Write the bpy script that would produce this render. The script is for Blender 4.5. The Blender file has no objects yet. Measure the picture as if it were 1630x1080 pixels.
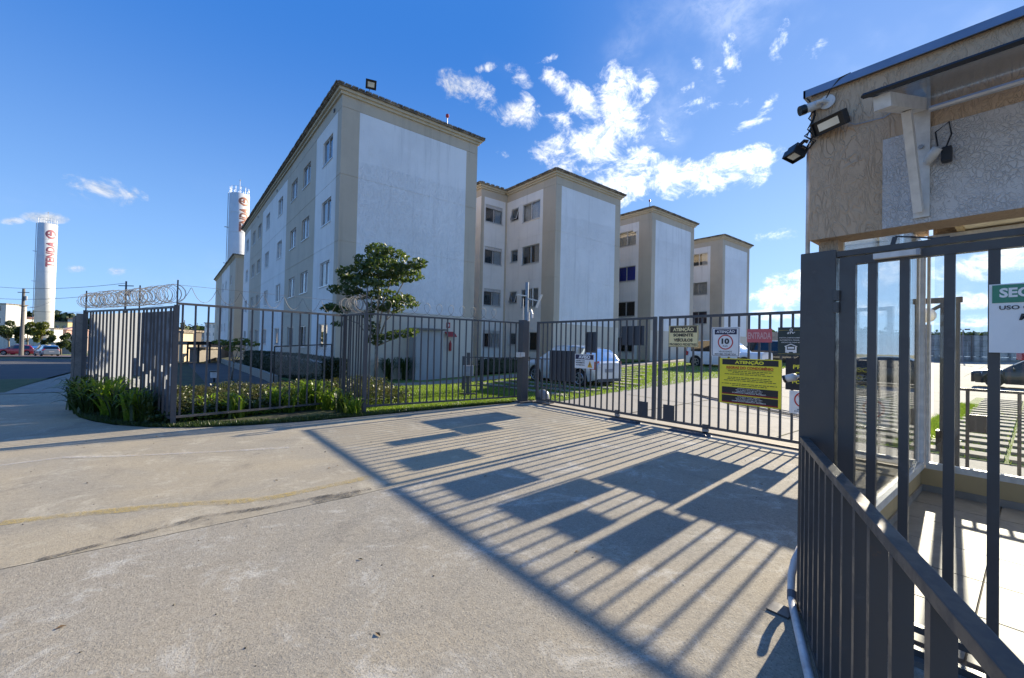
import bpy, bmesh, math, random
import numpy as np
from mathutils import Vector, Matrix
random.seed(7); rng = np.random.default_rng(7)
R = math.radians
S = bpy.context.scene
COL = S.collection

# ------------------------------------------------------------------ camera
F, CX, CY, EYE = 674.37, 815., 540., 1.6
HEAD, PIT, ROL = 0.8919285, 0.0156956, 0.022939
_f = np.array([math.cos(HEAD)*math.cos(PIT), math.sin(HEAD)*math.cos(PIT), math.sin(PIT)])
_r0 = np.array([math.sin(HEAD), -math.cos(HEAD), 0.]); _u0 = np.cross(_r0, _f)
_rt = math.cos(ROL)*_r0 + math.sin(ROL)*_u0
_up = -math.sin(ROL)*_r0 + math.cos(ROL)*_u0
_O = np.array([0, 0, EYE])
cam = bpy.data.cameras.new('camera'); co = bpy.data.objects.new('camera', cam); COL.objects.link(co)
cam.sensor_width = 36; cam.lens = 36*F/1630; cam.clip_end = 3000; cam.clip_start = .05
m = Matrix.Identity(4)
for i in range(3): m[i][0], m[i][1], m[i][2], m[i][3] = _rt[i], _up[i], -_f[i], _O[i]
co.matrix_world = m; S.camera = co
S.render.resolution_x, S.render.resolution_y = 1024, 678

def ray(x, y):
    d = _f*F + _rt*(x-CX) - _up*(y-CY); return d/np.linalg.norm(d)
def onX(x, y, X): d = ray(x, y); return _O + d*(X/d[0])
def onY(x, y, Y): d = ray(x, y); return _O + d*(Y/d[1])
def onZ(x, y, z=0.): d = ray(x, y); return _O + d*((z-EYE)/d[2])
def atd(x, y, dep): d = ray(x, y); return _O + d*(dep/(d@_f))

# ------------------------------------------------------------------ light
SUN_EL, SUN_AZ = R(20.4), R(5.0)          # azimuth from +X towards +Y
w = bpy.data.worlds.new('World'); S.world = w; w.use_nodes = True
nt = w.node_tree; N = nt.nodes; L = nt.links
N.clear()
out = N.new('ShaderNodeOutputWorld'); bg = N.new('ShaderNodeBackground'); bg.inputs[1].default_value = 0.078
sky = N.new('ShaderNodeTexSky'); sky.sky_type = 'NISHITA'; sky.sun_disc = False
sky.sun_elevation = SUN_EL; sky.sun_rotation = math.pi/2 - SUN_AZ
sky.air_density = 1.0; sky.dust_density = 0.35; sky.ozone_density = 2.2; sky.altitude = 900
hs = N.new('ShaderNodeHueSaturation'); hs.inputs['Saturation'].default_value = 1.25; hs.inputs['Value'].default_value = 1.0
L.new(sky.outputs[0], hs.inputs['Color'])
tc = N.new('ShaderNodeTexCoord')
def wn(kind, **kw):
    n = N.new(kind)
    for k, v in kw.items(): setattr(n, k, v)
    return n
def mth(op, a, b=None, c=None, clamp=False):
    n = wn('ShaderNodeMath', operation=op, use_clamp=clamp)
    for i, v in enumerate((a, b, c)):
        if v is None: continue
        if isinstance(v, (int, float)): n.inputs[i].default_value = v
        else: L.new(v, n.inputs[i])
    return n.outputs[0]
CL = [(745,145,58,36,20,1),(772,108,26,10,-15,.7),(825,183,48,30,0,1),(824,120,32,20,30,.9),(886,132,46,22,30,.9),(930,165,60,32,40,1),
      (985,160,52,75,-20,1.1),(950,225,110,52,-28,1.15),(900,235,60,26,0,.9),(1005,200,55,42,0,1.1),(1000,292,95,44,-10,1.1),(1065,284,80,40,-8,1.1),
      (1140,282,85,42,-5,1.15),(1195,262,60,34,-20,1.05),(862,250,32,18,20,.8),(1163,72,34,24,30,.8),(1152,168,70,13,-10,.75),(1145,120,26,14,60,.6),
      (1228,376,50,14,-8,.9),(1030,140,26,40,-10,.8),(1020,250,44,26,20,.9),(890,190,40,20,30,.7),(840,160,26,12,40,.6),(930,270,50,18,10,.8),(1165,100,30,18,60,.7),(1105,165,40,12,-20,.7),(1080,150,60,12,-30,.5),(870,95,40,8,-20,.45),(1110,100,30,14,40,.5),(1230,160,40,14,-50,.45),(1060,210,46,12,60,.45),(800,245,34,10,20,.5),(1190,200,50,10,-20,.45),(1240,470,60,30,-10,.95),(1250,445,60,16,-10,.8),(1230,500,70,14,0,.7),(1545,425,130,30,-8,1),(1600,400,60,22,0,.8),(1560,478,130,20,-5,1),
      (1420,440,60,40,10,.8),(1560,512,150,14,0,.9),(1390,490,70,16,0,.8),(168,304,88,26,8,1.05),(205,310,44,18,0,.8),(72,346,44,12,5,.85),(118,427,32,9,0,.7),(185,432,22,11,0,.6),
      (286,446,16,6,0,.55),(18,352,26,8,0,.55),(325,300,1,1,0,0),(700,600,1,1,0,0),(1290,90,40,22,-40,.45),(1240,60,26,60,-20,.35)]
acc = None
for (x, y, rx, ry, ang, st) in CL:
    if st <= 0: continue
    c = ray(x, y); ex = ray(x+1, y)-c; ey = ray(x, y-1)-c
    sx = rx*np.linalg.norm(ex); sy = ry*np.linalg.norm(ey)
    a = -R(ang); X = _rt*math.cos(a)+_up*math.sin(a); X = X-c*(X@c); X /= np.linalg.norm(X); Y = np.cross(c, X)
    M = Matrix(((X[0], Y[0], c[0]), (X[1], Y[1], c[1]), (X[2], Y[2], c[2])))
    mp = wn('ShaderNodeMapping', vector_type='TEXTURE')
    mp.inputs['Location'].default_value = c; mp.inputs['Rotation'].default_value = M.to_euler('XYZ')
    mp.inputs['Scale'].default_value = (sx, sy, .35)
    L.new(tc.outputs['Generated'], mp.inputs[0])
    ln = wn('ShaderNodeVectorMath', operation='LENGTH'); L.new(mp.outputs[0], ln.inputs[0])
    v = mth('MULTIPLY', mth('SUBTRACT', 1.0, ln.outputs['Value'], clamp=True), st)
    acc = v if acc is None else mth('MAXIMUM', acc, v)
def wnoise(scale, det, rough, off=(0, 0, 0), dist=0.):
    mp = wn('ShaderNodeMapping'); mp.inputs['Location'].default_value = off; mp.inputs['Scale'].default_value = (1, 1, 1.35)
    L.new(tc.outputs['Generated'], mp.inputs[0])
    n = wn('ShaderNodeTexNoise'); n.inputs['Scale'].default_value = scale; n.inputs['Detail'].default_value = det
    n.inputs['Roughness'].default_value = rough; n.inputs['Distortion'].default_value = dist; L.new(mp.outputs[0], n.inputs['Vector'])
    return n.outputs[0]
n1 = wnoise(17, 12, .68, dist=.35); n2 = wnoise(17, 12, .68, off=(-.006, -.001, -.006), dist=.35); nb = wnoise(5, 4, .5)
dens = mth('ADD', mth('MULTIPLY', mth('POWER', acc, .6), 1.15), mth('MULTIPLY', mth('SUBTRACT', n1, .5), 3.0))
def wramp(x, lo, hi):
    n = wn('ShaderNodeMapRange', interpolation_type='SMOOTHSTEP'); n.inputs[1].default_value = lo; n.inputs[2].default_value = hi
    L.new(x, n.inputs[0]); return n.outputs[0]
cover = mth('MULTIPLY', wramp(dens, .36, 1.30), wramp(acc, 0, .12))
thin = wramp(nb, .5, .85)
sp = wn('ShaderNodeSeparateXYZ'); L.new(tc.outputs['Generated'], sp.inputs[0])
lowband = wramp(sp.outputs[2], .38, -.02)            # thin veil nearer the horizon
sund = wn('ShaderNodeVectorMath', operation='DOT_PRODUCT'); L.new(tc.outputs['Generated'], sund.inputs[0])
sund.inputs[1].default_value = (math.cos(SUN_EL)*math.cos(SUN_AZ), math.cos(SUN_EL)*math.sin(SUN_AZ), math.sin(SUN_EL))
nearsun = wramp(sund.outputs['Value'], .60, 1.0)
veil = mth('MULTIPLY', mth('MULTIPLY', thin, .30), mth('ADD', mth('MULTIPLY', lowband, .6), mth('MULTIPLY', nearsun, .9)), clamp=True)
# clouds added only outside the frame, to whiten the blue ambient light
vd = wn('ShaderNodeVectorMath', operation='DOT_PRODUCT'); L.new(tc.outputs['Generated'], vd.inputs[0]); vd.inputs[1].default_value = tuple(_f)
outside = wramp(vd.outputs['Value'], .50, .30)
n3 = wnoise(3.4, 8, .58, off=(3, 1, 2), dist=.4)
rest = mth('MULTIPLY', mth('MULTIPLY', wramp(n3, .50, .72), outside), wramp(sp.outputs[2], -.02, .05))
fac = mth('MAXIMUM', mth('MULTIPLY', mth('MAXIMUM', cover, rest), .93), veil, clamp=True)
shade = mth('ADD', .62, mth('MULTIPLY', mth('SUBTRACT', n1, n2), 6.0), clamp=True)
cr = wn('ShaderNodeMix', data_type='RGBA'); L.new(shade, cr.inputs[0]); cr.inputs[6].default_value = (3.9, 4.7, 6.0, 1); cr.inputs[7].default_value = (8.0, 8.1, 8.3, 1)
brt = wn('ShaderNodeMix', data_type='RGBA', blend_type='MULTIPLY'); brt.inputs[0].default_value = 1; L.new(cr.outputs[2], brt.inputs[6])
bb = mth('ADD', .72, mth('MULTIPLY', nearsun, .75)); L.new(bb, brt.inputs[7])
# clear-air blue that pales evenly towards the horizon, blended with the physical sky
el = wramp(sp.outputs[2], -.02, .62)
g1 = wn('ShaderNodeMix', data_type='RGBA'); L.new(mth('POWER', el, .62), g1.inputs[0]); g1.inputs[6].default_value = (2.7, 4.7, 7.6, 1); g1.inputs[7].default_value = (.30, 1.40, 4.5, 1)
gl = wn('ShaderNodeMix', data_type='RGBA', blend_type='ADD'); L.new(mth('MULTIPLY', mth('POWER', nearsun, 2.6), .30), gl.inputs[0]); L.new(g1.outputs[2], gl.inputs[6]); gl.inputs[7].default_value = (3.4, 3.9, 3.9, 1)
bl = wn('ShaderNodeMix', data_type='RGBA'); bl.inputs[0].default_value = .93; L.new(hs.outputs[0], bl.inputs[6]); L.new(gl.outputs[2], bl.inputs[7])
mx = wn('ShaderNodeMix', data_type='RGBA'); L.new(fac, mx.inputs[0]); L.new(bl.outputs[2], mx.inputs[6]); L.new(brt.outputs[2], mx.inputs[7])
L.new(mx.outputs[2], bg.inputs[0]); L.new(bg.outputs[0], out.inputs[0])

sl = bpy.data.lights.new('sun', 'SUN'); sl.energy = 5.0; sl.angle = R(.55); sl.color = (1., .885, .69)
so = bpy.data.objects.new('sun', sl); COL.objects.link(so)
sd = Vector((math.cos(SUN_EL)*math.cos(SUN_AZ), math.cos(SUN_EL)*math.sin(SUN_AZ), math.sin(SUN_EL)))
so.rotation_euler = sd.to_track_quat('Z', 'Y').to_euler(); so.location = sd*60
S.view_settings.view_transform = 'Standard'; S.view_settings.look = 'None'; S.view_settings.gamma = 1
S.view_settings.use_curve_mapping = False; S.view_settings.exposure = 1.08

# ------------------------------------------------------------------ materials
MATS = {}
class MT:
    def __init__(s, name):
        s.m = bpy.data.materials.new(name); s.m.use_nodes = True; s.nt = s.m.node_tree; s.n = s.nt.nodes; s.l = s.nt.links
        s.b = s.n['Principled BSDF']; s.out = s.n['Material Output']; MATS[name] = s.m
        s.tc = s.n.new('ShaderNodeTexCoord')
    def geo(s):
        g = s.n.new('ShaderNodeNewGeometry'); return g.outputs['Position']
    def mapv(s, vec, sc=(1, 1, 1), rot=(0, 0, 0)):
        mp = s.n.new('ShaderNodeMapping'); mp.inputs['Scale'].default_value = sc; mp.inputs['Rotation'].default_value = rot
        s.l.new(vec, mp.inputs[0]); return mp.outputs[0]
    def noise(s, scale, det=4, rough=.55, vec=None, dist=0.):
        n = s.n.new('ShaderNodeTexNoise'); n.inputs['Scale'].default_value = scale; n.inputs['Detail'].default_value = det
        n.inputs['Roughness'].default_value = rough; n.inputs['Distortion'].default_value = dist
        s.l.new(vec if vec is not None else s.geo(), n.inputs['Vector']); return n.outputs[0]
    def vor(s, scale, vec=None, feat='F1'):
        n = s.n.new('ShaderNodeTexVoronoi'); n.feature = feat; n.inputs['Scale'].default_value = scale
        s.l.new(vec if vec is not None else s.geo(), n.inputs['Vector']); return n.outputs['Distance']
    def ramp(s, x, lo, hi):
        n = s.n.new('ShaderNodeMapRange'); n.interpolation_type = 'SMOOTHSTEP'; n.inputs[1].default_value = lo; n.inputs[2].default_value = hi
        s.l.new(x, n.inputs[0]); return n.outputs[0]
    def math(s, op, a, b=None, clamp=False):
        n = s.n.new('ShaderNodeMath'); n.operation = op; n.use_clamp = clamp
        for i, v in enumerate((a, b)):
            if v is None: continue
            if isinstance(v, (int, float)): n.inputs[i].default_value = v
            else: s.l.new(v, n.inputs[i])
        return n.outputs[0]
    def mix(s, f, a, b, mode='MIX'):
        n = s.n.new('ShaderNodeMix'); n.data_type = 'RGBA'; n.blend_type = mode
        for sock, v in ((n.inputs[0], f), (n.inputs[6], a), (n.inputs[7], b)):
            if isinstance(v, tuple): sock.default_value = v if len(v) == 4 else v+(1,)
            elif isinstance(v, (int, float)): sock.default_value = v
            else: s.l.new(v, sock)
        return n.outputs[2]
    def col(s, c): 
        if isinstance(c, tuple): s.b.inputs['Base Color'].default_value = c if len(c) == 4 else c+(1,)
        else: s.l.new(c, s.b.inputs['Base Color'])
    def rough(s, v):
        if isinstance(v, (int, float)): s.b.inputs['Roughness'].default_value = v
        else: s.l.new(v, s.b.inputs['Roughness'])
    def bump(s, h, st=.3, dist=.01, prev=None):
        n = s.n.new('ShaderNodeBump'); n.inputs['Strength'].default_value = st; n.inputs['Distance'].default_value = dist
        s.l.new(h, n.inputs['Height'])
        if prev is not None: s.l.new(prev, n.inputs['Normal'])
        s.l.new(n.outputs[0], s.b.inputs['Normal']); return n.outputs[0]
def simple(name, c, rough=.6, metal=0., var=.12, sc=8, spec=None, coat=0.):
    t = MT(name); n = t.noise(sc, 5, .6)
    d = tuple(x*(1-var) for x in c); u = tuple(min(1, x*(1+var)) for x in c)
    t.col(t.mix(t.ramp(n, .3, .7), d, u)); t.rough(rough); t.b.inputs['Metallic'].default_value = metal
    if spec is not None: t.b.inputs['Specular IOR Level'].default_value = spec
    if coat: t.b.inputs['Coat Weight'].default_value = coat; t.b.inputs['Coat Roughness'].default_value = .05
    return t.m

def concrete(name, base, warm, dark, light, grain=1., patch=.6, worn=True):
    t = MT(name)
    big = t.noise(.45, 5, .6, dist=.6); mid = t.noise(2.3, 6, .65, dist=.8); fine = t.noise(24, 4, .7); sand = t.noise(75, 3, .8); ag = t.vor(48)
    c = t.mix(t.ramp(big, .38, .62), base, warm)
    c = t.mix(t.math('MULTIPLY', t.ramp(t.noise(1.7, 10, .80, dist=.6), .51, .66), patch), c, light)
    c = t.mix(t.math('MULTIPLY', t.ramp(t.noise(.9, 8, .72, dist=1.6), .52, .70), .55), c, dark)
    c = t.mix(t.math('MULTIPLY', t.ramp(mid, .50, .70), .25), c, tuple(x*.72 for x in warm))
    c = t.mix(t.math('MULTIPLY', t.ramp(fine, .45, .70), .30*grain), c, tuple(x*1.5 for x in base))
    c = t.mix(t.math('MULTIPLY', t.ramp(fine, .48, .30), .30*grain), c, tuple(x*.55 for x in base))
    c = t.mix(t.math('MULTIPLY', t.ramp(sand, .53, .66), .60*grain), c, tuple(x*.36 for x in base))
    c = t.mix(t.math('MULTIPLY', t.ramp(ag, .30, .12), .35*grain), c, tuple(min(1, x*1.6) for x in warm))
    pit = t.vor(7.3); pn = t.noise(3.1, 3, .5)
    pits = t.math('MULTIPLY', t.ramp(pit, .055, .03), t.ramp(pn, .5, .56))
    if worn:
        c = t.mix(t.math('MULTIPLY', pits, .85), c, tuple(x*.25 for x in base))
        oil = t.math('MULTIPLY', t.ramp(t.vor(1.35), .085, .03), t.ramp(t.noise(9, 5, .7), .38, .6)); c = t.mix(t.math('MULTIPLY', oil, .55), c, tuple(x*.35 for x in base))
        ty = t.noise(2.2, 6, .7, vec=t.mapv(t.geo(), (.12, 1.6, 1), (0, 0, .35))); c = t.mix(t.math('MULTIPLY', t.ramp(ty, .56, .68), .22), c, tuple(x*.5 for x in base))
    t.col(c); t.rough(.88)
    b = t.bump(sand, .75*grain, .004); b = t.bump(fine, .4*grain, .006, b); t.bump(mid, .25, .01, b)
    return t.m
DRIVE = concrete('driveway_concrete', (.32, .28, .21), (.39, .325, .22), (.19, .162, .12), (.58, .52, .39))
DRIVE2 = concrete('driveway_concrete_grey', (.29, .262, .21), (.35, .30, .22), (.15, .138, .115), (.58, .55, .48), grain=1.25, patch=.7)
WALK = concrete('pavement_concrete', (.28, .26, .22), (.32, .28, .22), (.16, .15, .13), (.42, .40, .36), grain=.8, patch=.4)
LOT = concrete('car_park_concrete', (.30, .28, .25), (.33, .30, .25), (.20, .185, .165), (.42, .40, .36), grain=.4, patch=.3, worn=False)
CURB = concrete('curb_concrete', (.38, .34, .27), (.42, .37, .29), (.24, .22, .18), (.5, .46, .4), grain=.6, patch=.4, worn=False)
OLDC = concrete('old_concrete', (.20, .185, .165), (.25, .22, .19), (.08, .075, .07), (.36, .33, .30), grain=1, patch=.5)
def asphalt():
    t = MT('asphalt'); n = t.noise(.5, 5, .6); s = t.noise(90, 3, .7)
    c = t.mix(t.ramp(n, .35, .65), (.050, .050, .054), (.075, .07, .068)); c = t.mix(t.math('MULTIPLY', t.ramp(s, .5, .7), .4), c, (.12, .12, .12))
    t.col(c); t.rough(.85); t.bump(s, .3, .004); return t.m
ASPH = asphalt()
REDROAD = concrete('reddish_road', (.24, .175, .15), (.28, .20, .165), (.15, .12, .11), (.33, .27, .23), grain=.6, patch=.3, worn=False)
def soil():
    t = MT('soil'); n = t.noise(1.3, 6, .65); s = t.noise(25, 4, .7)
    c = t.mix(t.ramp(n, .4, .6), (.06, .045, .03), (.09, .10, .035)); c = t.mix(t.ramp(s, .4, .7), c, (.045, .055, .02))
    t.col(c); t.rough(.95); t.bump(s, .5, .02); return t.m
SOIL = soil()
def field():
    t = MT('field_grass'); n = t.noise(.08, 5, .6); s = t.noise(2.5, 6, .7)
    c = t.mix(t.ramp(n, .4, .6), (.07, .10, .03), (.12, .12, .05)); c = t.mix(t.ramp(s, .45, .7), c, (.05, .075, .02))
    t.col(c); t.rough(.95); return t.m
FIELD = field()
def turf():
    t = MT('turf'); n = t.noise(.7, 5, .6); s = t.noise(14, 5, .75)
    c = t.mix(t.ramp(n, .38, .62), (.12, .19, .028), (.19, .24, .045)); c = t.mix(t.ramp(s, .5, .72), c, (.075, .085, .022))
    t.col(c); t.rough(.9); t.bump(s, .6, .03); return t.m
TURF = turf()
MOSS = TURF
def leafmat(name, a, b, c2, trans=.35, rough=.45, sc=3.):
    t = MT(name); n = t.noise(sc, 3, .6); s = t.noise(sc*9, 2, .5)
    c = t.mix(t.ramp(n, .35, .65), a, b); c = t.mix(t.ramp(s, .45, .75), c, c2)
    t.col(c); t.rough(rough)
    tr = t.n.new('ShaderNodeBsdfTranslucent'); br = t.mix(1.0, c, (1.5, 1.6, .7), 'MULTIPLY'); t.l.new(br, tr.inputs[0])
    mx = t.n.new('ShaderNodeMixShader'); mx.inputs[0].default_value = trans
    t.l.new(t.b.outputs[0], mx.inputs[1]); t.l.new(tr.outputs[0], mx.inputs[2]); t.l.new(mx.outputs[0], t.out.inputs[0]); return t.m
LEAF = leafmat('tree_leaf', (.045, .075, .018), (.07, .105, .025), (.12, .14, .04), .34)
LEAFY = leafmat('young_leaf', (.10, .13, .02), (.15, .16, .03), (.20, .19, .04), .4)
STRAP = leafmat('strap_leaf', (.10, .18, .02), (.16, .24, .03), (.28, .30, .06), .5, .4)
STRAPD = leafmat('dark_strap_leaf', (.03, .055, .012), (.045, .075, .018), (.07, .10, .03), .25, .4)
COVER = leafmat('ground_cover_leaf', (.045, .075, .02), (.075, .065, .03), (.12, .125, .05), .3)
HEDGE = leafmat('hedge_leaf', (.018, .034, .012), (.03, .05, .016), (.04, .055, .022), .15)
FARL = leafmat('far_leaf', (.035, .058, .018), (.06, .085, .026), (.075, .10, .03), .2)
BLADE = leafmat('grass_blade', (.12, .20, .025), (.18, .26, .035), (.24, .26, .06), .45)
BARK = simple('bark', (.26, .21, .16), .9, var=.35, sc=18)

def stucco(name, c, lines=False, streak=False, gloss=.7, st=.5):
    t = MT(name); P = t.geo()
    n = t.noise(.35, 5, .6); d = t.noise(1.0, 7, .68, vec=t.mapv(P, (3.2, 3.2, .20)))
    cc = t.mix(t.ramp(n, .35, .65), tuple(x*.94 for x in c), tuple(min(1, x*1.05) for x in c))
    cc = t.mix(t.math('MULTIPLY', t.ramp(d, .50, .74), .5), cc, tuple(x*.68 for x in c))
    cc = t.mix(t.math('MULTIPLY', t.ramp(t.noise(.9, 8, .7), .55, .72), .28), cc, tuple(x*k for x, k in zip(c, (.80, .76, .68))))
    t.rough(gloss)
    f = t.noise(26, 4, .7)
    if streak:
        s1 = t.noise(21, 4, .68, vec=t.mapv(P, (1, 1, .32)), dist=.1)
        sx = t.n.new('ShaderNodeSeparateXYZ'); t.l.new(P, sx.inputs[0])
        edge = t.math('ADD', sx.outputs[2], t.math('MULTIPLY', t.noise(.8, 2, .5), .25))
        msk = t.math('SUBTRACT', 1.0, t.ramp(t.math('SUBTRACT', edge, t.math('MULTIPLY', sx.outputs[0], 0.03)), 8.95, 9.05))
        h = t.math('MULTIPLY', t.ramp(s1, .48, .66), t.math('ADD', .35, t.math('MULTIPLY', msk, .65)))
        cc = t.mix(t.math('MULTIPLY', h, .22), cc, (.95, .96, .98)); cc = t.mix(t.math('MULTIPLY', msk, .06), cc, (.3, .33, .36))
        b = t.bump(h, .7, .018); t.bump(f, .2, .006, b)
    elif lines:
        # trowelled texture: curling ridges drawn down the wall
        def ridge_(sc, st_, wd_, di):
            q = t.noise(sc, 2, .5, vec=t.mapv(P, (1, 1, st_)), dist=di); return t.ramp(t.math('ABSOLUTE', t.math('SUBTRACT', q, .5)), wd_, .0)
        br = t.noise(6, 4, .6)
        if lines == 1:
            h = t.math('MULTIPLY', t.math('MAXIMUM', ridge_(9.5, .36, .05, 1.3), ridge_(12, .33, .045, 1.6)), t.ramp(br, .36, .56))
            h2 = t.math('MULTIPLY', t.math('MAXIMUM', ridge_(22, .45, .06, 1.1), ridge_(15, .4, .05, 2.0)), t.ramp(br, .62, .42))
        else:
            dn = t.n.new('ShaderNodeTexNoise'); dn.inputs['Scale'].default_value = 16; dn.inputs['Detail'].default_value = 3; t.l.new(P, dn.inputs['Vector'])
            dv_ = t.n.new('ShaderNodeVectorMath'); dv_.operation = 'MULTIPLY_ADD'; t.l.new(dn.outputs['Color'], dv_.inputs[0]); dv_.inputs[1].default_value = (.07, .07, .07); t.l.new(P, dv_.inputs[2])
            h = t.math('MULTIPLY', t.ramp(t.vor(50, vec=t.mapv(dv_.outputs[0], (1, 1, .7)), feat='DISTANCE_TO_EDGE'), .16, .0), t.ramp(br, .34, .55)); h2 = ridge_(19, .6, .022, 1.5)
        hh = t.math('MAXIMUM', h, t.math('MULTIPLY', h2, .6))
        cc = t.mix(t.math('MULTIPLY', hh, .10 if lines == 1 else .07), cc, tuple(x*.35 for x in c))
        cc = t.mix(t.math('MULTIPLY', t.ramp(t.noise(2.2, 6, .7), .5, .75), .3), cc, tuple(x*.62 for x in c))
        b = t.bump(hh, st, .008); t.bump(f, .35, .004, b)
    else:
        g = t.noise(11, 5, .6); b = t.bump(g, .35, .02); t.bump(f, .3, .006, b)
    t.col(cc); return t.m
TAN = stucco('tan_stucco', (.56, .475, .36)); WHT = stucco('white_stucco', (.84, .81, .76))
BLUEW = stucco('glossy_white_render', (.86, .85, .83), streak=True, gloss=.32)
CREAM = stucco('cream_base_stucco', (.68, .60, .48))
CORN = stucco('cornice_paint', (.60, .51, .37))
FTAN = stucco('trowelled_tan_render', (.60, .43, .28), lines=1, gloss=.8, st=.75)
FWHT = stucco('trowelled_grey_white_render', (.64, .61, .58), lines=2, gloss=.7, st=.7)
YTAN = stucco('ochre_wall', (.50, .37, .19)); CEIL = stucco('cream_soffit', (.78, .69, .50))
def roofedge():
    t = MT('weathered_tile_edge'); n = t.noise(3.5, 6, .7); c = t.mix(t.ramp(n, .4, .6), (.13, .11, .09), (.34, .29, .23)); t.col(c); t.rough(.9)
    t.bump(t.noise(30, 3, .7), .5, .02); return t.m
REDGE = roofedge()
def paint(name, c, rough=.38, wear=.5):
    t = MT(name); n = t.noise(9, 6, .7); s = t.noise(60, 3, .6)
    cc = t.mix(t.math('MULTIPLY', t.ramp(n, .58, .78), wear), c, tuple(min(1, x*2.4+.02) for x in c))
    cc = t.mix(t.math('MULTIPLY', t.ramp(t.noise(5, 8, .75), .62, .72), .7), cc, (.16, .085, .045)); t.col(cc)
    t.rough(t.math('ADD', rough, t.math('MULTIPLY', t.ramp(n, .4, .7), .25))); t.bump(s, .08, .002); return t.m
FENCE = paint('grey_fence_paint', (.080, .077, .078), .45, .3); RAILP = paint('dark_rail_paint', (.070, .064, .060), .32, .35)
DARKP = paint('dark_plate_paint', (.045, .05, .06))
FLASH = simple('blue_grey_flashing', (.22, .25, .31), .28, .75, .15, 3)
RAZ = simple('razor_wire_metal', (.17, .165, .16), .7, .2)
WMETAL = simple('white_metal', (.66, .64, .60), .45, var=.12, sc=14); GALV = simple('galvanised_wire', (.34, .34, .35), .45, .6)
ALU = simple('aluminium', (.62, .62, .62), .35, .6); BLACK = simple('black_plastic', (.012, .012, .013), .4)
GREYP = simple('grey_plastic', (.30, .31, .33), .5); PVC = simple('white_pvc', (.60, .58, .56), .35, var=.25, sc=9)
LENS = simple('lamp_reflector', (.75, .73, .62), .15, .2); RED = simple('red_paint', (.38, .03, .03), .4)
CURT = simple('white_curtain', (.70, .70, .70), .9, sc=30, var=.25); CURTB = simple('blue_curtain', (.01, .06, .80), .9, sc=30)
ROOMD = simple('dark_interior', (.03, .03, .034), .9, sc=6, var=.5); CURTP = simple('purple_curtain', (.16, .10, .16), .9, sc=30, var=.3)  # dark interior: backing sheet coloured as the unlit room
TILE = None
def tilem():
    t = MT('floor_tile'); n = t.noise(2.5, 7, .7, dist=1.5); c = t.mix(t.ramp(n, .35, .7), (.21, .197, .178), (.28, .262, .238)); t.col(c)
    t.rough(.62); return t.m
TILE = tilem(); GROUT = simple('grout', (.17, .15, .13), .9)
TOWER = simple('tower_white_paint', (.72, .71, .68), .55, var=.04, sc=1.2)
LOGO = simple('tower_red_print', (.50, .16, .19), .6); LOGO2 = simple('tower_orange_print', (.55, .20, .12), .6)
TYRE = simple('tyre_rubber', (.015, .015, .016), .8); RIM = simple('wheel_rim', (.45, .46, .48), .3, .8)
TAIL = simple('tail_light', (.45, .008, .012), .15, coat=1.); HEADL = simple('headlight', (.75, .77, .8), .08, .3, coat=1.)
WOOD = simple('pole_concrete', (.16, .15, .14), .85)
def glass(name, tint, refl=.5, alpha=.12, rough=.02):
    t = MT(name); t.n.remove(t.b)
    g = t.n.new('ShaderNodeBsdfGlossy'); g.inputs['Roughness'].default_value = rough; g.inputs[0].default_value = (1, 1, 1, 1)
    tr = t.n.new('ShaderNodeBsdfTransparent'); tr.inputs[0].default_value = tint+(1,)
    lw = t.n.new('ShaderNodeFresnel'); lw.inputs[0].default_value = 1.5
    mr = t.n.new('ShaderNodeMath'); mr.operation = 'MULTIPLY_ADD'; mr.inputs[1].default_value = refl; mr.inputs[2].default_value = alpha; mr.use_clamp = True
    mx = t.n.new('ShaderNodeMixShader'); t.l.new(lw.outputs[0], mr.inputs[0]); t.l.new(mr.outputs[0], mx.inputs[0])
    t.l.new(tr.outputs[0], mx.inputs[1]); t.l.new(g.outputs[0], mx.inputs[2]); t.l.new(mx.outputs[0], t.out.inputs[0]); return t.m
WGLASS = glass('window_glass', (.8, .83, .85), 1.2, .07); CLEAR = glass('clear_glass', (.93, .95, .95), .8, .015)
CARG = glass('car_glass', (.03, .035, .04), .8, .045); SMOKE = glass('smoked_canopy', (.42, .42, .41), .6, .03, .15)
def sheet():
    t = MT('translucent_grey_sheet'); n = t.noise(2, 4, .6); c = t.mix(n, (.34, .36, .40), (.44, .46, .50)); t.col(c); t.rough(.5)
    tr = t.n.new('ShaderNodeBsdfTranslucent'); tr.inputs[0].default_value = (.46, .48, .50, 1); mx = t.n.new('ShaderNodeMixShader'); mx.inputs[0].default_value = .5
    t.l.new(t.b.outputs[0], mx.inputs[1]); t.l.new(tr.outputs[0], mx.inputs[2]); t.l.new(mx.outputs[0], t.out.inputs[0]); return t.m
SHEET = sheet()
DSHEET = simple('shadowed_sheet', (.16, .165, .18), .6, var=.45, sc=4)  # same sheet, darkened: cast foliage shadow put into the colour
def faded(name, c, lo, hi, st=.6):
    t = MT(name); n = t.noise(3.5, 6, .75); s = t.noise(40, 3, .7); t.col(c); t.rough(.85)
    tr = t.n.new('ShaderNodeBsdfTransparent'); mx = t.n.new('ShaderNodeMixShader')
    t.l.new(t.math('MULTIPLY', t.math('MULTIPLY', t.ramp(n, lo, hi), st), t.ramp(s, .3, .6)), mx.inputs[0])
    t.l.new(tr.outputs[0], mx.inputs[1]); t.l.new(t.b.outputs[0], mx.inputs[2]); t.l.new(mx.outputs[0], t.out.inputs[0]); return t.m
YELL = faded('faded_yellow_line', (.52, .38, .10), .3, .6, .55); WLINE = faded('faded_white_line', (.6, .58, .54), .3, .6, .55)
CRACK = faded('crack_filler', (.05, .05, .05), .38, .62, .75)
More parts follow.
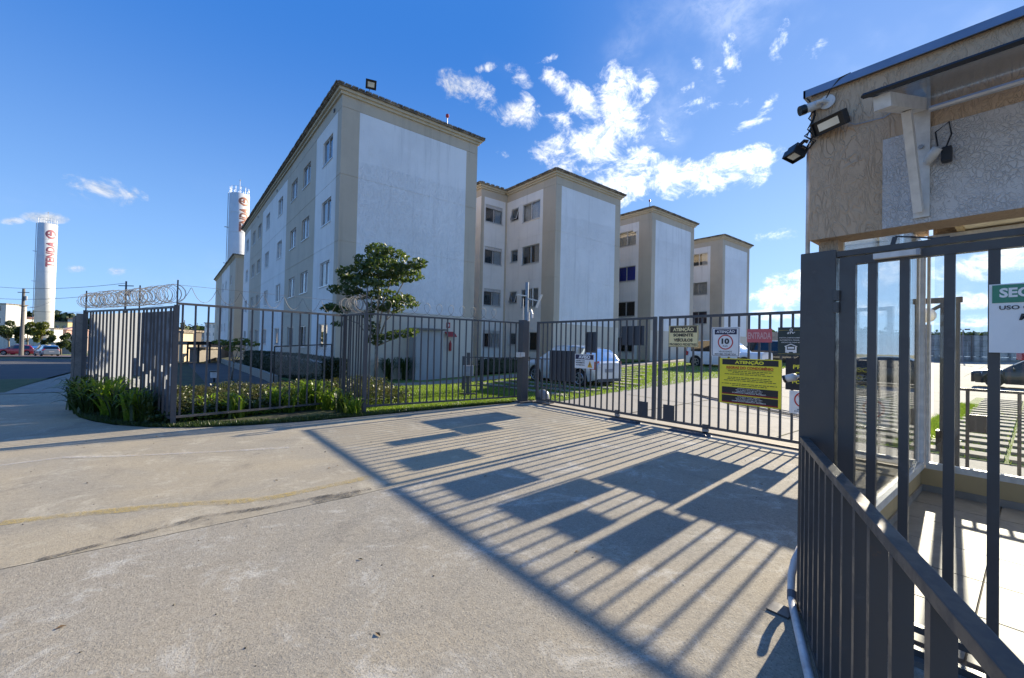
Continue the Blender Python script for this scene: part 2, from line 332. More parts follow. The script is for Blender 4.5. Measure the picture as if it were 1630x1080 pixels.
def flat(name, c, rough=.5): return simple(name, c, rough, var=.04, sc=5)
SY = flat('sign_yellow', (.90, .76, .04)); SCRM = flat('sign_cream_yellow', (.92, .74, .36)); SBRN = flat('sign_brown', (.07, .045, .025))
SBLK = flat('sign_black', (.022, .018, .018)); SWHT = flat('sign_white', (.86, .84, .80)); SNVY = flat('sign_navy', (.025, .02, .06))
SRED = flat('sign_red', (.55, .03, .02)); SORG = flat('sign_orange_red', (.62, .12, .02)); SPNK = flat('sign_faded_red', (.62, .13, .14)); SPNT = flat('sign_pink_text', (.74, .42, .40))
SGRN = flat('sign_dark_green', (.03, .045, .038)); SGLD = flat('sign_gold', (.40, .30, .08)); SG2 = flat('sign_green', (.06, .25, .15)); SAMB = flat('sign_amber', (.78, .40, .03))
SGRY = flat('sign_grey_back', (.055, .058, .066)); STXT = flat('sign_dark_text', (.03, .03, .03)); SDRD = flat('sign_dark_red', (.25, .01, .01)); SYT = flat('sign_yellow_text', (.88, .78, .05))

# ------------------------------------------------------------------ geometry helpers
def wloc(o):
    v = Vector((0, 0, 0))
    while o is not None: v += o.location; o = o.parent
    return v
class MB:
    def __init__(s): s.v = []; s.f = []; s.m = []
    def add(s, vs, fs, mi=0):
        b = len(s.v); s.v += [tuple(map(float, p)) for p in vs]
        for f in fs: s.f.append(tuple(b+i for i in f)); s.m.append(mi)
        return s
    def box(s, x0, x1, y0, y1, z0, z1, mi=0):
        return s.add([(x0,y0,z0),(x1,y0,z0),(x1,y1,z0),(x0,y1,z0),(x0,y0,z1),(x1,y0,z1),(x1,y1,z1),(x0,y1,z1)],
              [(0,3,2,1),(4,5,6,7),(0,1,5,4),(1,2,6,5),(2,3,7,6),(3,0,4,7)], mi)
    def beam(s, p0, p1, wd, ht, mi=0, up=(0, 0, 1)):
        p0 = Vector(p0); p1 = Vector(p1); d = (p1-p0).normalized(); u = Vector(up)
        if abs(d.dot(u)) > .99: u = Vector((0, 1, 0))
        a = d.cross(u).normalized()*wd/2; b = a.cross(d).normalized()*ht/2
        return s.add([p0-a-b, p0+a-b, p0+a+b, p0-a+b, p1-a-b, p1+a-b, p1+a+b, p1-a+b],
              [(0,3,2,1),(4,5,6,7),(0,1,5,4),(1,2,6,5),(2,3,7,6),(3,0,4,7)], mi)
    def tube(s, pts, r, n=8, mi=0, cap=True):
        pts = [Vector(p) for p in pts]; k = len(pts); rs = r if isinstance(r, (list, tuple)) else [r]*k
        b = len(s.v); u = None
        for i, p in enumerate(pts):
            d = (pts[min(i+1, k-1)]-pts[max(i-1, 0)]); d = d.normalized() if d.length > 1e-9 else Vector((0, 0, 1))
            if u is None: u = d.cross(Vector((0, 0, 1)) if abs(d.z) < .9 else Vector((1, 0, 0))).normalized()
            else: u = (u-d*u.dot(d)).normalized()
            v = d.cross(u)
            for j in range(n):
                a = 2*math.pi*j/n; q = p+(u*math.cos(a)+v*math.sin(a))*rs[i]; s.v.append(tuple(q))
        for i in range(k-1):
            for j in range(n):
                s.f.append((b+i*n+j, b+i*n+(j+1) % n, b+(i+1)*n+(j+1) % n, b+(i+1)*n+j)); s.m.append(mi)
        if cap:
            s.f.append(tuple(b+j for j in range(n))[::-1]); s.m.append(mi); s.f.append(tuple(b+(k-1)*n+j for j in range(n))); s.m.append(mi)
        return s
    def plate(s, O, U, V, T, w, h, t, mi=0):   # rectangle w x h centred on O, axes U,V, thick t along T
        O, U, V, T = map(Vector, (O, U, V, T)); a = U*w/2; b = V*h/2; c = T*t/2
        return s.add([O-a-b-c, O+a-b-c, O+a+b-c, O-a+b-c, O-a-b+c, O+a-b+c, O+a+b+c, O-a+b+c],
              [(0,3,2,1),(4,5,6,7),(0,1,5,4),(1,2,6,5),(2,3,7,6),(3,0,4,7)], mi)
    def mesh(s, name, mats, smooth=False):
        me = bpy.data.meshes.new(name); me.from_pydata(s.v, [], s.f)
        for mt in (mats if isinstance(mats, (list, tuple)) else [mats]): me.materials.append(mt)
        if any(s.m): me.polygons.foreach_set('material_index', s.m)
        if smooth: me.polygons.foreach_set('use_smooth', [True]*len(me.polygons))
        me.update(); return me
    def build(s, name, mats, parent=None, smooth=False, local=False, bevel=0):
        if parent is not None and not local:
            o = wloc(parent); s.v = [(x-o.x, y-o.y, z-o.z) for x, y, z in s.v]
        me = s.mesh(name, mats, smooth)
        if bevel:
            bm = bmesh.new(); bm.from_mesh(me); bmesh.ops.remove_doubles(bm, verts=bm.verts, dist=1e-5)
            ed = [e for e in bm.edges if e.is_manifold and e.calc_face_angle(0) > .5]
            bmesh.ops.bevel(bm, geom=ed, offset=bevel, segments=2, affect='EDGES', profile=.6); bm.to_mesh(me); bm.free()
        return link(name, me, parent)
def link(name, me, parent=None, loc=(0, 0, 0), rz=0.):
    o = bpy.data.objects.new(name, me); COL.objects.link(o)
    if parent is not None: o.parent = parent
    o.location = loc; o.rotation_euler = (0, 0, rz); return o
def tag(o, label=None, cat=None, group=None, kind=None):
    if label: o['label'] = label
    if cat: o['category'] = cat
    if group: o['group'] = group
    if kind: o['kind'] = kind
    return o
def thing(name, label, cat, loc=(0, 0, 0), rz=0., group=None):
    o = link(name, None, None, loc, rz); o.empty_display_size = .2; return tag(o, label, cat, group)
def recenter(o):   # put a single-mesh thing's origin at its base
    me = o.data; c = np.empty(len(me.vertices)*3); me.vertices.foreach_get('co', c); c = c.reshape(-1, 3)
    b = np.array([(c[:, 0].min()+c[:, 0].max())/2, (c[:, 1].min()+c[:, 1].max())/2, c[:, 2].min()])
    me.vertices.foreach_set('co', (c-b).ravel()); me.update(); o.location = b; return o
def leafmesh(C, size, flat=0., asp=.55):
    C = np.asarray(C); n = len(C); d = rng.normal(size=(n, 3)); d[:, 2] *= (1-flat); d /= np.linalg.norm(d, axis=1)[:, None]
    e = rng.normal(size=(n, 3)); e[:, 2] -= .3; e -= d*(e*d).sum(1)[:, None]; e /= np.linalg.norm(e, axis=1)[:, None]
    f = np.cross(d, e); s = size*(.6+.8*rng.random(n))[:, None]
    V = np.stack([C-d*s*.5, C+e*s*asp*.5+f*s*.06, C+d*s*.5-f*s*.12, C-e*s*asp*.5+f*s*.06], 1).reshape(-1, 3)
    Fc = np.arange(n*4).reshape(-1, 4); return V, Fc
def blob(c, r, n, shell=.5):
    p = rng.normal(size=(n, 3)); p /= np.linalg.norm(p, axis=1)[:, None]; k = (rng.random(n)**(1/3.))*(1-shell)+shell*(rng.random(n)**.2)
    return np.asarray(c)+p*k[:, None]*np.asarray(r)
def arrobj(name, V, Fc, mat, parent=None):
    V = np.asarray(V, float)
    if parent is not None: V = V-np.array(wloc(parent))
    me = bpy.data.meshes.new(name); n = len(Fc); k = Fc.shape[1]
    me.vertices.add(len(V)); me.vertices.foreach_set('co', V.ravel()); me.loops.add(n*k); me.loops.foreach_set('vertex_index', Fc.ravel().astype(np.int32))
    me.polygons.add(n); me.polygons.foreach_set('loop_start', np.arange(0, n*k, k, dtype=np.int32)); me.update(calc_edges=True); me.validate()
    me.materials.append(mat); return link(name, me, parent)
def fontmesh(txt, bold=.0, shear=0., sp=1.):
    cu = bpy.data.curves.new('t', 'FONT'); cu.body = txt; cu.offset = bold; cu.shear = shear; cu.space_character = sp; cu.size = 1; cu.resolution_u = 3
    ob = bpy.data.objects.new('t', cu); COL.objects.link(ob); dg = bpy.context.evaluated_depsgraph_get()
    me = bpy.data.meshes.new_from_object(ob.evaluated_get(dg)); bpy.data.objects.remove(ob); bpy.data.curves.remove(cu)
    V = np.array([v.co[:] for v in me.vertices]); Fs = [tuple(p.vertices) for p in me.polygons]; bpy.data.meshes.remove(me); return V, Fs
def text(parent, name, txt, O, U, V, N_, w, h, mat, bold=.02, shear=0., off=.004, local=False):
    """text fitted into w x h centred on O"""
    P, Fs = fontmesh(txt, bold, shear); lo = P.min(0); hi = P.max(0); O, U, V, N_ = [np.asarray(a, float) for a in (O, U, V, N_)]
    x = (P[:, 0]-(lo[0]+hi[0])/2)/(hi[0]-lo[0])*w; y = (P[:, 1]-(lo[1]+hi[1])/2)/(hi[1]-lo[1])*h
    W = O+U*x[:, None]+V*y[:, None]+N_*off
    mb = MB(); mb.add(W, Fs); return mb.build(name, mat, parent, local=local)
def ss(a, b, x): t = min(1, max(0, (x-a)/(b-a))); return t*t*(3-2*t)
def HT(X, Y):
    left = -.0195*max(0, Y-20); left = max(left, -1.9)
    wY = ss(3, 10, Y); rt = wY*min(.95, .042*max(0, X-8.4)) + (1-wY)*min(1.1, max(0, .0275*(X-33)))
    k = ss(2, 8, X); return (1-k)*left + k*rt
def gridsheet(name, xs, ys, dz, mat, label=None, kind='structure', cat=None):
    mb = MB(); nx, ny = len(xs), len(ys); vs = [(x, y, HT(x, y)+dz) for y in ys for x in xs]
    fs = [(j*nx+i, j*nx+i+1, (j+1)*nx+i+1, (j+1)*nx+i) for j in range(ny-1) for i in range(nx-1)]
    mb.add(vs, fs); o = mb.build(name, mat, smooth=True); tag(o, label, cat, kind=kind); return o
def strip(name, A, B, nseg, mseg, dz, mat, kind='structure', thick=0):
    def rs(P, n):
        P = np.array(P, float); d = np.r_[0, np.cumsum(np.linalg.norm(np.diff(P, axis=0), axis=1))]; t = np.linspace(0, d[-1], n)
        return np.stack([np.interp(t, d, P[:, 0]), np.interp(t, d, P[:, 1])], 1)
    a = rs(A, nseg+1); b = rs(B, nseg+1); vs = []
    for i in range(nseg+1):
        for j in range(mseg+1):
            p = a[i]*(1-j/mseg)+b[i]*j/mseg; vs.append((p[0], p[1], HT(p[0], p[1])+dz))
    k = mseg+1; fs = [(i*k+j, i*k+j+1, (i+1)*k+j+1, (i+1)*k+j) for i in range(nseg) for j in range(mseg)]
    mb = MB(); mb.add(vs, fs)
    o = mb.build(name, mat, smooth=True); tag(o, kind=kind); return o
def poly(name, P, z, mat, thick=0., kind='structure'):
    n = len(P); mb = MB(); vs = [(x, y, z) for x, y in P]; fs = [tuple(range(n))]
    if thick:
        vs += [(x, y, z-thick) for x, y in P]; fs += [(i, i+n, (i+1) % n+n, (i+1) % n) for i in range(n)]
    mb.add(vs, fs); o = mb.build(name, mat); tag(o, kind=kind); return o

# ================================================================== GROUND
def DS(d, s): return (_f[0]*d + _r0[0]*s, _f[1]*d + _r0[1]*s)     # depth / sideways -> ground XY
ter_x = np.r_[-400, -250, -150, np.arange(-100, 10, 5), np.arange(10, 100, 4), 150, 250, 400, 700]
ter_y = np.r_[-300, -150, -60, np.arange(-40, 0, 8), np.arange(0, 30, 3), np.arange(30, 130, 6), 200, 350, 700]
gridsheet('terrain', ter_x, ter_y, -.08, FIELD)
GC = [(8.35, 9.22), (6, 9.22), (4.4, 9.18), (3.2, 9.14), (2.1, 9.12), (1.1, 9.25), (.35, 9.5), (-.25, 9.92), (-.75, 10.5), (-1.1, 11.15), (-1.35, 11.8), (-1.5, 12.6), (-1.6, 14.5), (-1.75, 17.2)]
poly('driveway_joint', [(-14, 3.9), (7.5, 4.5), (7.5, 5.6), (-14, 4.9)], -.02, SOIL)
poly('driveway', [(-15, 4.24), (1.55, 4.46), (7.42, 5.10)] + [(7.42, 9.22)] + GC[1:] + [(-15, 17.2)], 0, DRIVE, .04)
poly('driveway', [(-15, 4.228), (1.55, 4.449), (7.42, 5.09), (7.42, -14), (-15, -14)], 0, DRIVE2, .04)
poly('gate_apron', [(7.43, 9.21), (8.62, 9.21), (8.62, -14), (7.43, -14)], .012, CURB, .05)
poly('garden_soil', GC[3:] + [(-1.75, 20), (3.6, 20), (3.6, 9.16)], .012, SOIL)
poly('lawn', [(3.61, 9.17), (8.36, 9.23), (8.4, 17.55), (3.61, 20)], .016, TURF)
lawn2 = gridsheet('lawn', np.arange(8.4, 62, 1.2), np.arange(8.2, 17.7, .95), .0, TURF)
strip('lawn_behind', [(11.6, 17.6), (11.6, 60)], [(17, 17.6), (17, 60)], 8, 3, 0.0, TURF)
strip('lawn_behind', [(23.4, 17.6), (23.4, 60)], [(60, 17.6), (60, 60)], 8, 10, 0.0, TURF)
strip('side_garden', [(-2.3, 20), (-2.3, 60)], [(5.2, 20), (5.2, 60)], 12, 5, -.01, SOIL)
LB = [(8.63, 8.55), (11, 8.75), (14, 9.15), (18, 11.2), (22, 13.6), (30, 14.6), (45, 15), (76, 15.5)]
strip('car_park_slab', LB, [(8.63, -26), (76, -26)], 44, 34, .02, LOT)
# thin sawn joints of the car park are real grooves filled dark
for k, yy in enumerate((6.2, 3.0, -2.6, -6.5)):
    strip('slab_joint', [(8.7, yy), (70, yy)], [(8.7, yy+.03), (70, yy+.03)], 40, 1, .026, SOIL)
for k, xx in enumerate((11.4, 16, 20.6, 25.2, 31, 37, 44)):
    strip('slab_joint', [(xx, -20), (xx, 8.2)], [(xx+.03, -20), (xx+.03, 8.2)], 24, 1, .026, SOIL)
strip('garden_path', [(3.3, 14.55), (9, 14.6), (25, 15.2), (45, 15.4)], [(3.3, 15.75), (9, 15.8), (25, 16.4), (45, 16.6)], 40, 2, .028, WALK)
strip('pavement', [(-1.76, 17.2), (-2.0, 48)], [(-3.45, 17.2), (-3.7, 48)], 16, 2, .012, WALK)
strip('verge_grass', [(-3.46, 17.6), (-3.6, 24)], [(-9, 17.6), (-9, 24)], 6, 5, .01, FIELD)
strip('pavement_end', [(-3.46, 17.19), (-3.46, 17.6)], [(-15, 17.19), (-15, 17.6)], 1, 4, .01, WALK)
strip('street', [(-3.71, 24), (-3.9, 62)], [(-70, 24), (-70, 62)], 20, 8, .0, ASPH)
strip('verge_grass', [(-9.01, 17.6), (-9.01, 24)], [(-70, 17.6), (-70, 24)], 4, 8, .0, ASPH)
strip('cross_road', [DS(52, -120), DS(52, -34)], [DS(62, -120), DS(62, -34)], 24, 4, .03, REDROAD)
strip('far_pavement', [DS(62, -120), DS(62, -34)], [DS(64, -120), DS(64, -34)], 24, 2, .09, WALK)
strip('far_verge', [DS(64, -120), DS(64, -34)], [DS(71, -120), DS(71, -34)], 24, 3, .06, TURF)
# faded markings and the filled crack
def wob(pts, wd, name, mat, z):
    P = [np.array(p) for p in pts]; A = []; B = []
    for i, p in enumerate(P):
        d = P[min(i+1, len(P)-1)]-P[max(i-1, 0)]; n = np.array([-d[1], d[0]])/np.linalg.norm(d); ww = wd*(.7+.6*random.random())
        A.append(tuple(p+n*ww/2)); B.append(tuple(p-n*ww/2))
    o = strip(name, A, B, len(P)*3, 1, z, mat); return o
wob([onZ(x, y)[:2] for x, y in [(0, 834), (100, 822), (200, 812), (300, 803), (380, 799), (440, 792), (520, 775), (590, 760)]], .14, 'faded_line', YELL, .006)
wob([onZ(x, y)[:2] for x, y in [(0, 742), (100, 729), (190, 727), (300, 722), (400, 717), (460, 713)]], .10, 'faded_line', WLINE, .006)
wob([onZ(x, y)[:2] for x, y in [(60, 893), (170, 865), (240, 845), (330, 823), (430, 808), (520, 790), (590, 778)]], .07, 'crack', CRACK, .006)
wob([onZ(x, y)[:2] for x, y in [(500, 800), (540, 790), (575, 785)]], .16, 'crack', CRACK, .010)

# small loose stones and leaves that litter the driveway
lt = MB()
for i in range(190):
    x = rng.uniform(-1.5, 7.2); y = rng.uniform(.3, 8.8); r = rng.uniform(.003, .010)*(2 if i % 23 == 0 else 1)
    a = rng.uniform(0, 6.28); c, s_ = math.cos(a), math.sin(a)
    lt.add([(x+r*c, y+r*s_, .001), (x-r*s_*.7, y+r*c*.7, .001), (x-r*c, y-r*s_, .001), (x+r*s_*.6, y-r*c*.6, .001), (x, y, .001+r*.7)], [(0, 1, 4), (1, 2, 4), (2, 3, 4), (3, 0, 4)])
for i in range(70):
    x = rng.uniform(-1.2, 7.2); y = rng.uniform(.6, 8.9) if i % 2 else rng.uniform(8.2, 9.1); r = rng.uniform(.012, .026); a = rng.uniform(0, 6.28); c, s_ = math.cos(a), math.sin(a)
    lt.add([(x-r*c, y-r*s_, .003), (x-r*s_*.4, y+r*c*.4, .010), (x+r*c, y+r*s_, .004), (x+r*s_*.4, y-r*c*.4, .009)], [(0, 1, 2, 3)], 1)
tag(lt.build('grit', [simple('grit_stone', (.10, .085, .06), .9, var=.5, sc=3), simple('dry_leaf', (.14, .08, .03), .8, var=.5, sc=3)]), kind='stuff')

# grass blades
def blades(name, fn, n, h, label_kind='stuff', mat=BLADE):
    P = fn(n); n = len(P); a = rng.random(n)*6.28; hh = h*(.5+rng.random(n)); wd = .006+.006*rng.random(n)
    z = np.array([HT(x, y) for x, y in P])+.01; lean = rng.normal(size=(n, 2))*.45*hh[:, None]
    b0 = np.c_[P[:, 0]-np.cos(a)*wd, P[:, 1]-np.sin(a)*wd, z]; b1 = np.c_[P[:, 0]+np.cos(a)*wd, P[:, 1]+np.sin(a)*wd, z]; t = np.c_[P+lean, z+hh]
    V = np.stack([b0, b1, t], 1).reshape(-1, 3); Fc = np.arange(n*3).reshape(-1, 3)
    o = arrobj(name, V, Fc, mat); tag(o, kind=label_kind); return o
def rect(x0, x1, y0, y1): return lambda n: np.c_[rng.uniform(x0, x1, n), rng.uniform(y0, y1, n)]
blades('grass', rect(3.5, 8.35, 9.25, 14.5), 90000, .05)
blades('grass', rect(8.4, 30, 8.7, 14.4), 60000, .06)
def edgefn(n):
    G_ = np.array(GC); d = np.r_[0, np.cumsum(np.linalg.norm(np.diff(G_, axis=0), axis=1))]; t = rng.uniform(0, d[-1], n)
    x = np.interp(t, d, G_[:, 0]); y = np.interp(t, d, G_[:, 1]); k = rng.random(n)**1.5*.42+.0
    nx = np.interp(t, d, np.gradient(G_[:, 1])); ny = -np.interp(t, d, np.gradient(G_[:, 0])); l = np.hypot(nx, ny)
    return np.c_[x+nx/l*k, y+ny/l*k]
blades('grass', edgefn, 22000, .05, mat=STRAPD)

# pavers with grass joints: parking bays
pav = MB().box(-.19, .19, -.44, .44, 0, .045).mesh('paver', WALK)
base_l = tag(link('paver_bay', MB().box(-.1, .1, -.1, .1, -.02, -.01).mesh('bay', SOIL), None, (9.4, 9.2, .0)), kind='structure')
n_ = 0
for i in range(30):
    x = 9.7+i*.8
    for j in range(5):
        y = 9.75+j*.93
        yl = np.interp(x, [p[0] for p in LB], [p[1] for p in LB])
        if y < yl+.6: continue
        o = link('paver', pav, base_l, (x-9.4, y-9.2, HT(x, y)+rng.uniform(0, .008))); n_ += 1
bay_r = tag(poly('paver_bay', [(9.6, 1.45), (24, 1.45), (24, -8), (9.6, -8)], .032, TURF), kind='structure')
for i in range(18):
    x = 9.95+i*.78
    for j in range(8):
        y = .75-j*.93
        link('paver', pav, bay_r, (x, y, .03+rng.uniform(0, .008)))
blades('grass', rect(9.6, 20, 1.15, 1.6), 9000, .09)
blades('grass', rect(9.6, 20, -3, 1.15), 12000, .06)

# ================================================================== BUILDINGS
def facade(mb, O, U, Nn, W, H, holes, zones, cu=(), cv=(), v0=-.6):
    O, U, Nn = map(Vector, (O, U, Nn)); us = {0., W}; vs = {v0, H}
    for h in holes: us |= {h[0], h[1]}; vs |= {h[2], h[3]}
    us |= set(cu); vs |= set(cv)
    us = sorted(u for u in us if 0 <= u <= W); vs = sorted(v for v in vs if v0 <= v <= H)
    nu, nv = len(us)-1, len(vs)-1
    dep = np.zeros((nu, nv)); fill = np.ones((nu, nv), bool); mat = np.zeros((nu, nv), int)
    for i in range(nu):
        for j in range(nv):
            u = (us[i]+us[i+1])/2; v = (vs[j]+vs[j+1])/2; mat[i, j] = zones(u, v)
            for h in holes:
                if h[0] < u < h[1] and h[2] < v < h[3]: dep[i, j] = max(dep[i, j], h[4]); fill[i, j] &= h[5]
    P = lambda u, v, d: O+U*u+Vector((0, 0, 1))*v-Nn*d
    for i in range(nu):
        for j in range(nv):
            d = dep[i, j]
            if fill[i, j]: mb.add([P(us[i], vs[j], d), P(us[i+1], vs[j], d), P(us[i+1], vs[j+1], d), P(us[i], vs[j+1], d)], [(0, 1, 2, 3)], mat[i, j])
            if i+1 < nu and dep[i+1, j] != d:
                e = dep[i+1, j]; mb.add([P(us[i+1], vs[j], d), P(us[i+1], vs[j], e), P(us[i+1], vs[j+1], e), P(us[i+1], vs[j+1], d)], [(0, 1, 2, 3)], mat[i, j] if d < e else mat[i+1, j])
            if j+1 < nv and dep[i, j+1] != d:
                e = dep[i, j+1]; mb.add([P(us[i], vs[j+1], d), P(us[i+1], vs[j+1], d), P(us[i+1], vs[j+1], e), P(us[i], vs[j+1], e)], [(0, 1, 2, 3)], mat[i, j] if d < e else mat[i, j+1])
WC = {}
def winmesh(w, h, kind):
    k = (round(w, 2), round(h, 2), kind)
    if k in WC: return WC[k]
    fr = MB(); t = .045; y0, y1 = .05, .12
    fr.box(-w/2, w/2, y0, y1, 0, t).box(-w/2, w/2, y0, y1, h-t, h).box(-w/2, -w/2+t, y0, y1, t, h-t).box(w/2-t, w/2, y0, y1, t, h-t)
    fr.box(-w/2-.03, w/2+.03, -.035, .05, -.04, 0)
    if kind == 'slide': fr.box(-.028, .028, y0, y1-.01, t, h-t)
    if kind == 'shutter': fr.box(-.028, .028, y0, y1-.01, t, h-.19-t).box(-w/2+t, w/2-t, y0-.02, y1, h-.2, h-t)
    ga = MB()
    if kind == 'tilt':
        ga.add([(-w/2+t, -.14, t+.02), (w/2-t, -.14, t+.02), (w/2-t, .06, h-t), (-w/2+t, .06, h-t)], [(0, 1, 2, 3)])
        for s_ in (-1, 1): fr.beam((s_*(w/2-t-.01), -.14, t), (s_*(w/2-t-.01), .06, h-t), .03, .03)
        fr.beam((-w/2+t, -.14, t+.01), (w/2-t, -.14, t+.01), .03, .03)
        gb = None
    elif kind == 'plain': ga.add([(-w/2+t, .08, t), (w/2-t, .08, t), (w/2-t, .08, h-t), (-w/2+t, .08, h-t)], [(0, 1, 2, 3)]); gb = None
    else:
        ga.add([(-w/2+t, .075, t), (-.02, .075, t), (-.02, .075, h-t), (-w/2+t, .075, h-t)], [(0, 1, 2, 3)])
        gb = MB().add([(.02, .095, t), (w/2-t, .095, t), (w/2-t, .095, h-t), (.02, .095, h-t)], [(0, 1, 2, 3)]).mesh('pane', WGLASS)
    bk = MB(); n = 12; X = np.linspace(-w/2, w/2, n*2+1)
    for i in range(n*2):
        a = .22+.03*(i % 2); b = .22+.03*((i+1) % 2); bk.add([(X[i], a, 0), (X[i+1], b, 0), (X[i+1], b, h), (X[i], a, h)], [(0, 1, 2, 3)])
    half = MB()
    for i in range(n): 
        a = .19+.03*(i % 2); b = .19+.03*((i+1) % 2); x0 = w/2-.02-i*w*.03; x1 = x0-w*.03
        half.add([(x0, a, 0), (x1, b, 0), (x1, b, h), (x0, a, h)], [(0, 1, 2, 3)])
    WC[k] = (fr.mesh('window', ALU), ga.mesh('pane', WGLASS), gb, {m_.name: bk_copy(bk, m_) for m_ in (ROOMD, CURT, CURTB, CURTP)}, half.mesh('curtain', CURT))
    return WC[k]
def bk_copy(bk, m_): return bk.mesh('curtain', m_)  # the ROOMD copy is no curtain: sheet painted as the dark room
def window(parent, p, rz, w, h, kind='slide', cur='dark_interior', half=False):
    fr, ga, gb, bks, hf = winmesh(w, h, kind); o = link('window', fr, parent, Vector(p)-wloc(parent), rz)
    link('pane', ga, o)
    if gb: link('pane', gb, o)
    link('curtain', bks[cur], o)  # dark_interior ones are no curtain: room shade painted on a sheet
    if half: link('curtain', hf, o)
    return o
def cornice(parent, x0, x1, y0, y1, top=11.6, sides='wsen'):
    c = MB(); e = MB()
    for k, (o_, z0, z1) in enumerate(((.08, top-.02, top+.09), (.17, top+.09, top+.2))):
        c.box(x0-o_, x1+o_, y0-o_, y1+o_, z0, z1)
    e.box(x0-.27, x1+.27, y0-.27, y1+.27, top+.2, top+.25)
    # uneven tile ends along the two visible eaves
    n = int((x1-x0)/.25)
    for i in range(n):
        x = x0-.27+(i+.5)*(x1-x0+.54)/n; e.box(x-.115, x+.115, y0-.31-random.random()*.02, y0-.05, top+.25+random.random()*.008, top+.30+random.random()*.012)
    n = min(220, int((y1-y0)/.25))
    for i in range(n):
        y = y0-.27+(i+.5)*(y1-y0+.54)/n; e.box(x0-.31-random.random()*.02, x0-.05, y-.115, y+.115, top+.25+random.random()*.008, top+.30+random.random()*.012)
    c.build('cornice', CORN, parent); e.build('roof_edge', REDGE, parent)
    r = MB(); xm = (x0+x1)/2; a = .22
    r.add([(x0-a, y0-a, top+.26), (x1+a, y0-a, top+.26), (x1+a, y1+a, top+.26), (x0-a, y1+a, top+.26), (xm, y0+3, top+.30), (xm, y1-3, top+.30)],
          [(0, 1, 4), (1, 2, 5, 4), (2, 3, 5), (3, 0, 4, 5)]); r.build('roof', REDGE, parent)
seamv = [2.97, 5.67, 8.37, 11.1]
def seams(W, upto=4): return [(0, W, v-.011, v+.011, .014, True) for v in seamv[:upto]]
MW = [TAN, WHT, BLUEW, CREAM]
FL = [9.40, 6.70, 4.0, 1.3]

# --- nearest block
b = thing('apartment_building', 'nearest four storey apartment block, its long windowed side and white end wall behind the tree', 'building', (5.13, 17.59, 0), group='apartment blocks in a row')
X0, Y0, YE, W1 = 5.13, 17.59, 46.2, 6.57
mb = MB()
facade(mb, (X0, Y0, 0), (1, 0, 0), (0, -1, 0), W1, 11.6, seams(W1), lambda u, v: 3 if v < 2.97 else (2 if .72 < u < 5.93 and v < 11.1 else 0), (.72, 5.93))
wy = [19.45, 23.1, 25.85, 29.65, 34.0, 37.5, 40.35, 44.05]; WL = YE-Y0
holes = seams(WL)
for f in FL:
    for y in wy: holes.append((YE-y-.72, YE-y+.72, f, f+1.06, .13, False))
def zl(u, v):
    y = YE-u
    if v > 11.1: return 0
    if y < 18.12: return 0
    if y < 21.33: return 1
    if y < 27.73: return 0
    if y < 36.2: return 1
    if y < 42.3: return 0
    return 1
facade(mb, (X0, YE, 0), (0, -1, 0), (-1, 0, 0), WL, 11.6, holes, zl, [YE-y for y in (18.12, 21.33, 27.73, 36.2, 42.3)])
facade(mb, (X0+W1, Y0, 0), (0, 1, 0), (1, 0, 0), WL, 11.6, seams(WL), lambda u, v: 0)
facade(mb, (X0+W1, YE, 0), (-1, 0, 0), (0, 1, 0), W1, 11.6, seams(W1), lambda u, v: 0)
mb.build('wall', MW, b)
for y, z in ((18.6, 11.25), (30.9, 11.2), (38.5, 11.2)): MB().box(X0-.03, X0+.02, y-.08, y+.08, z, z+.14).build('vent', BLACK, b)
for k, f in enumerate(FL):
    for i, y in enumerate(wy):
        window(b, (X0, y, f), -math.pi/2, 1.44, 1.06, 'slide', random.choice(['dark_interior', 'white_curtain', 'dark_interior']), random.random() < .4)
cornice(b, X0, X0+W1, Y0, YE)

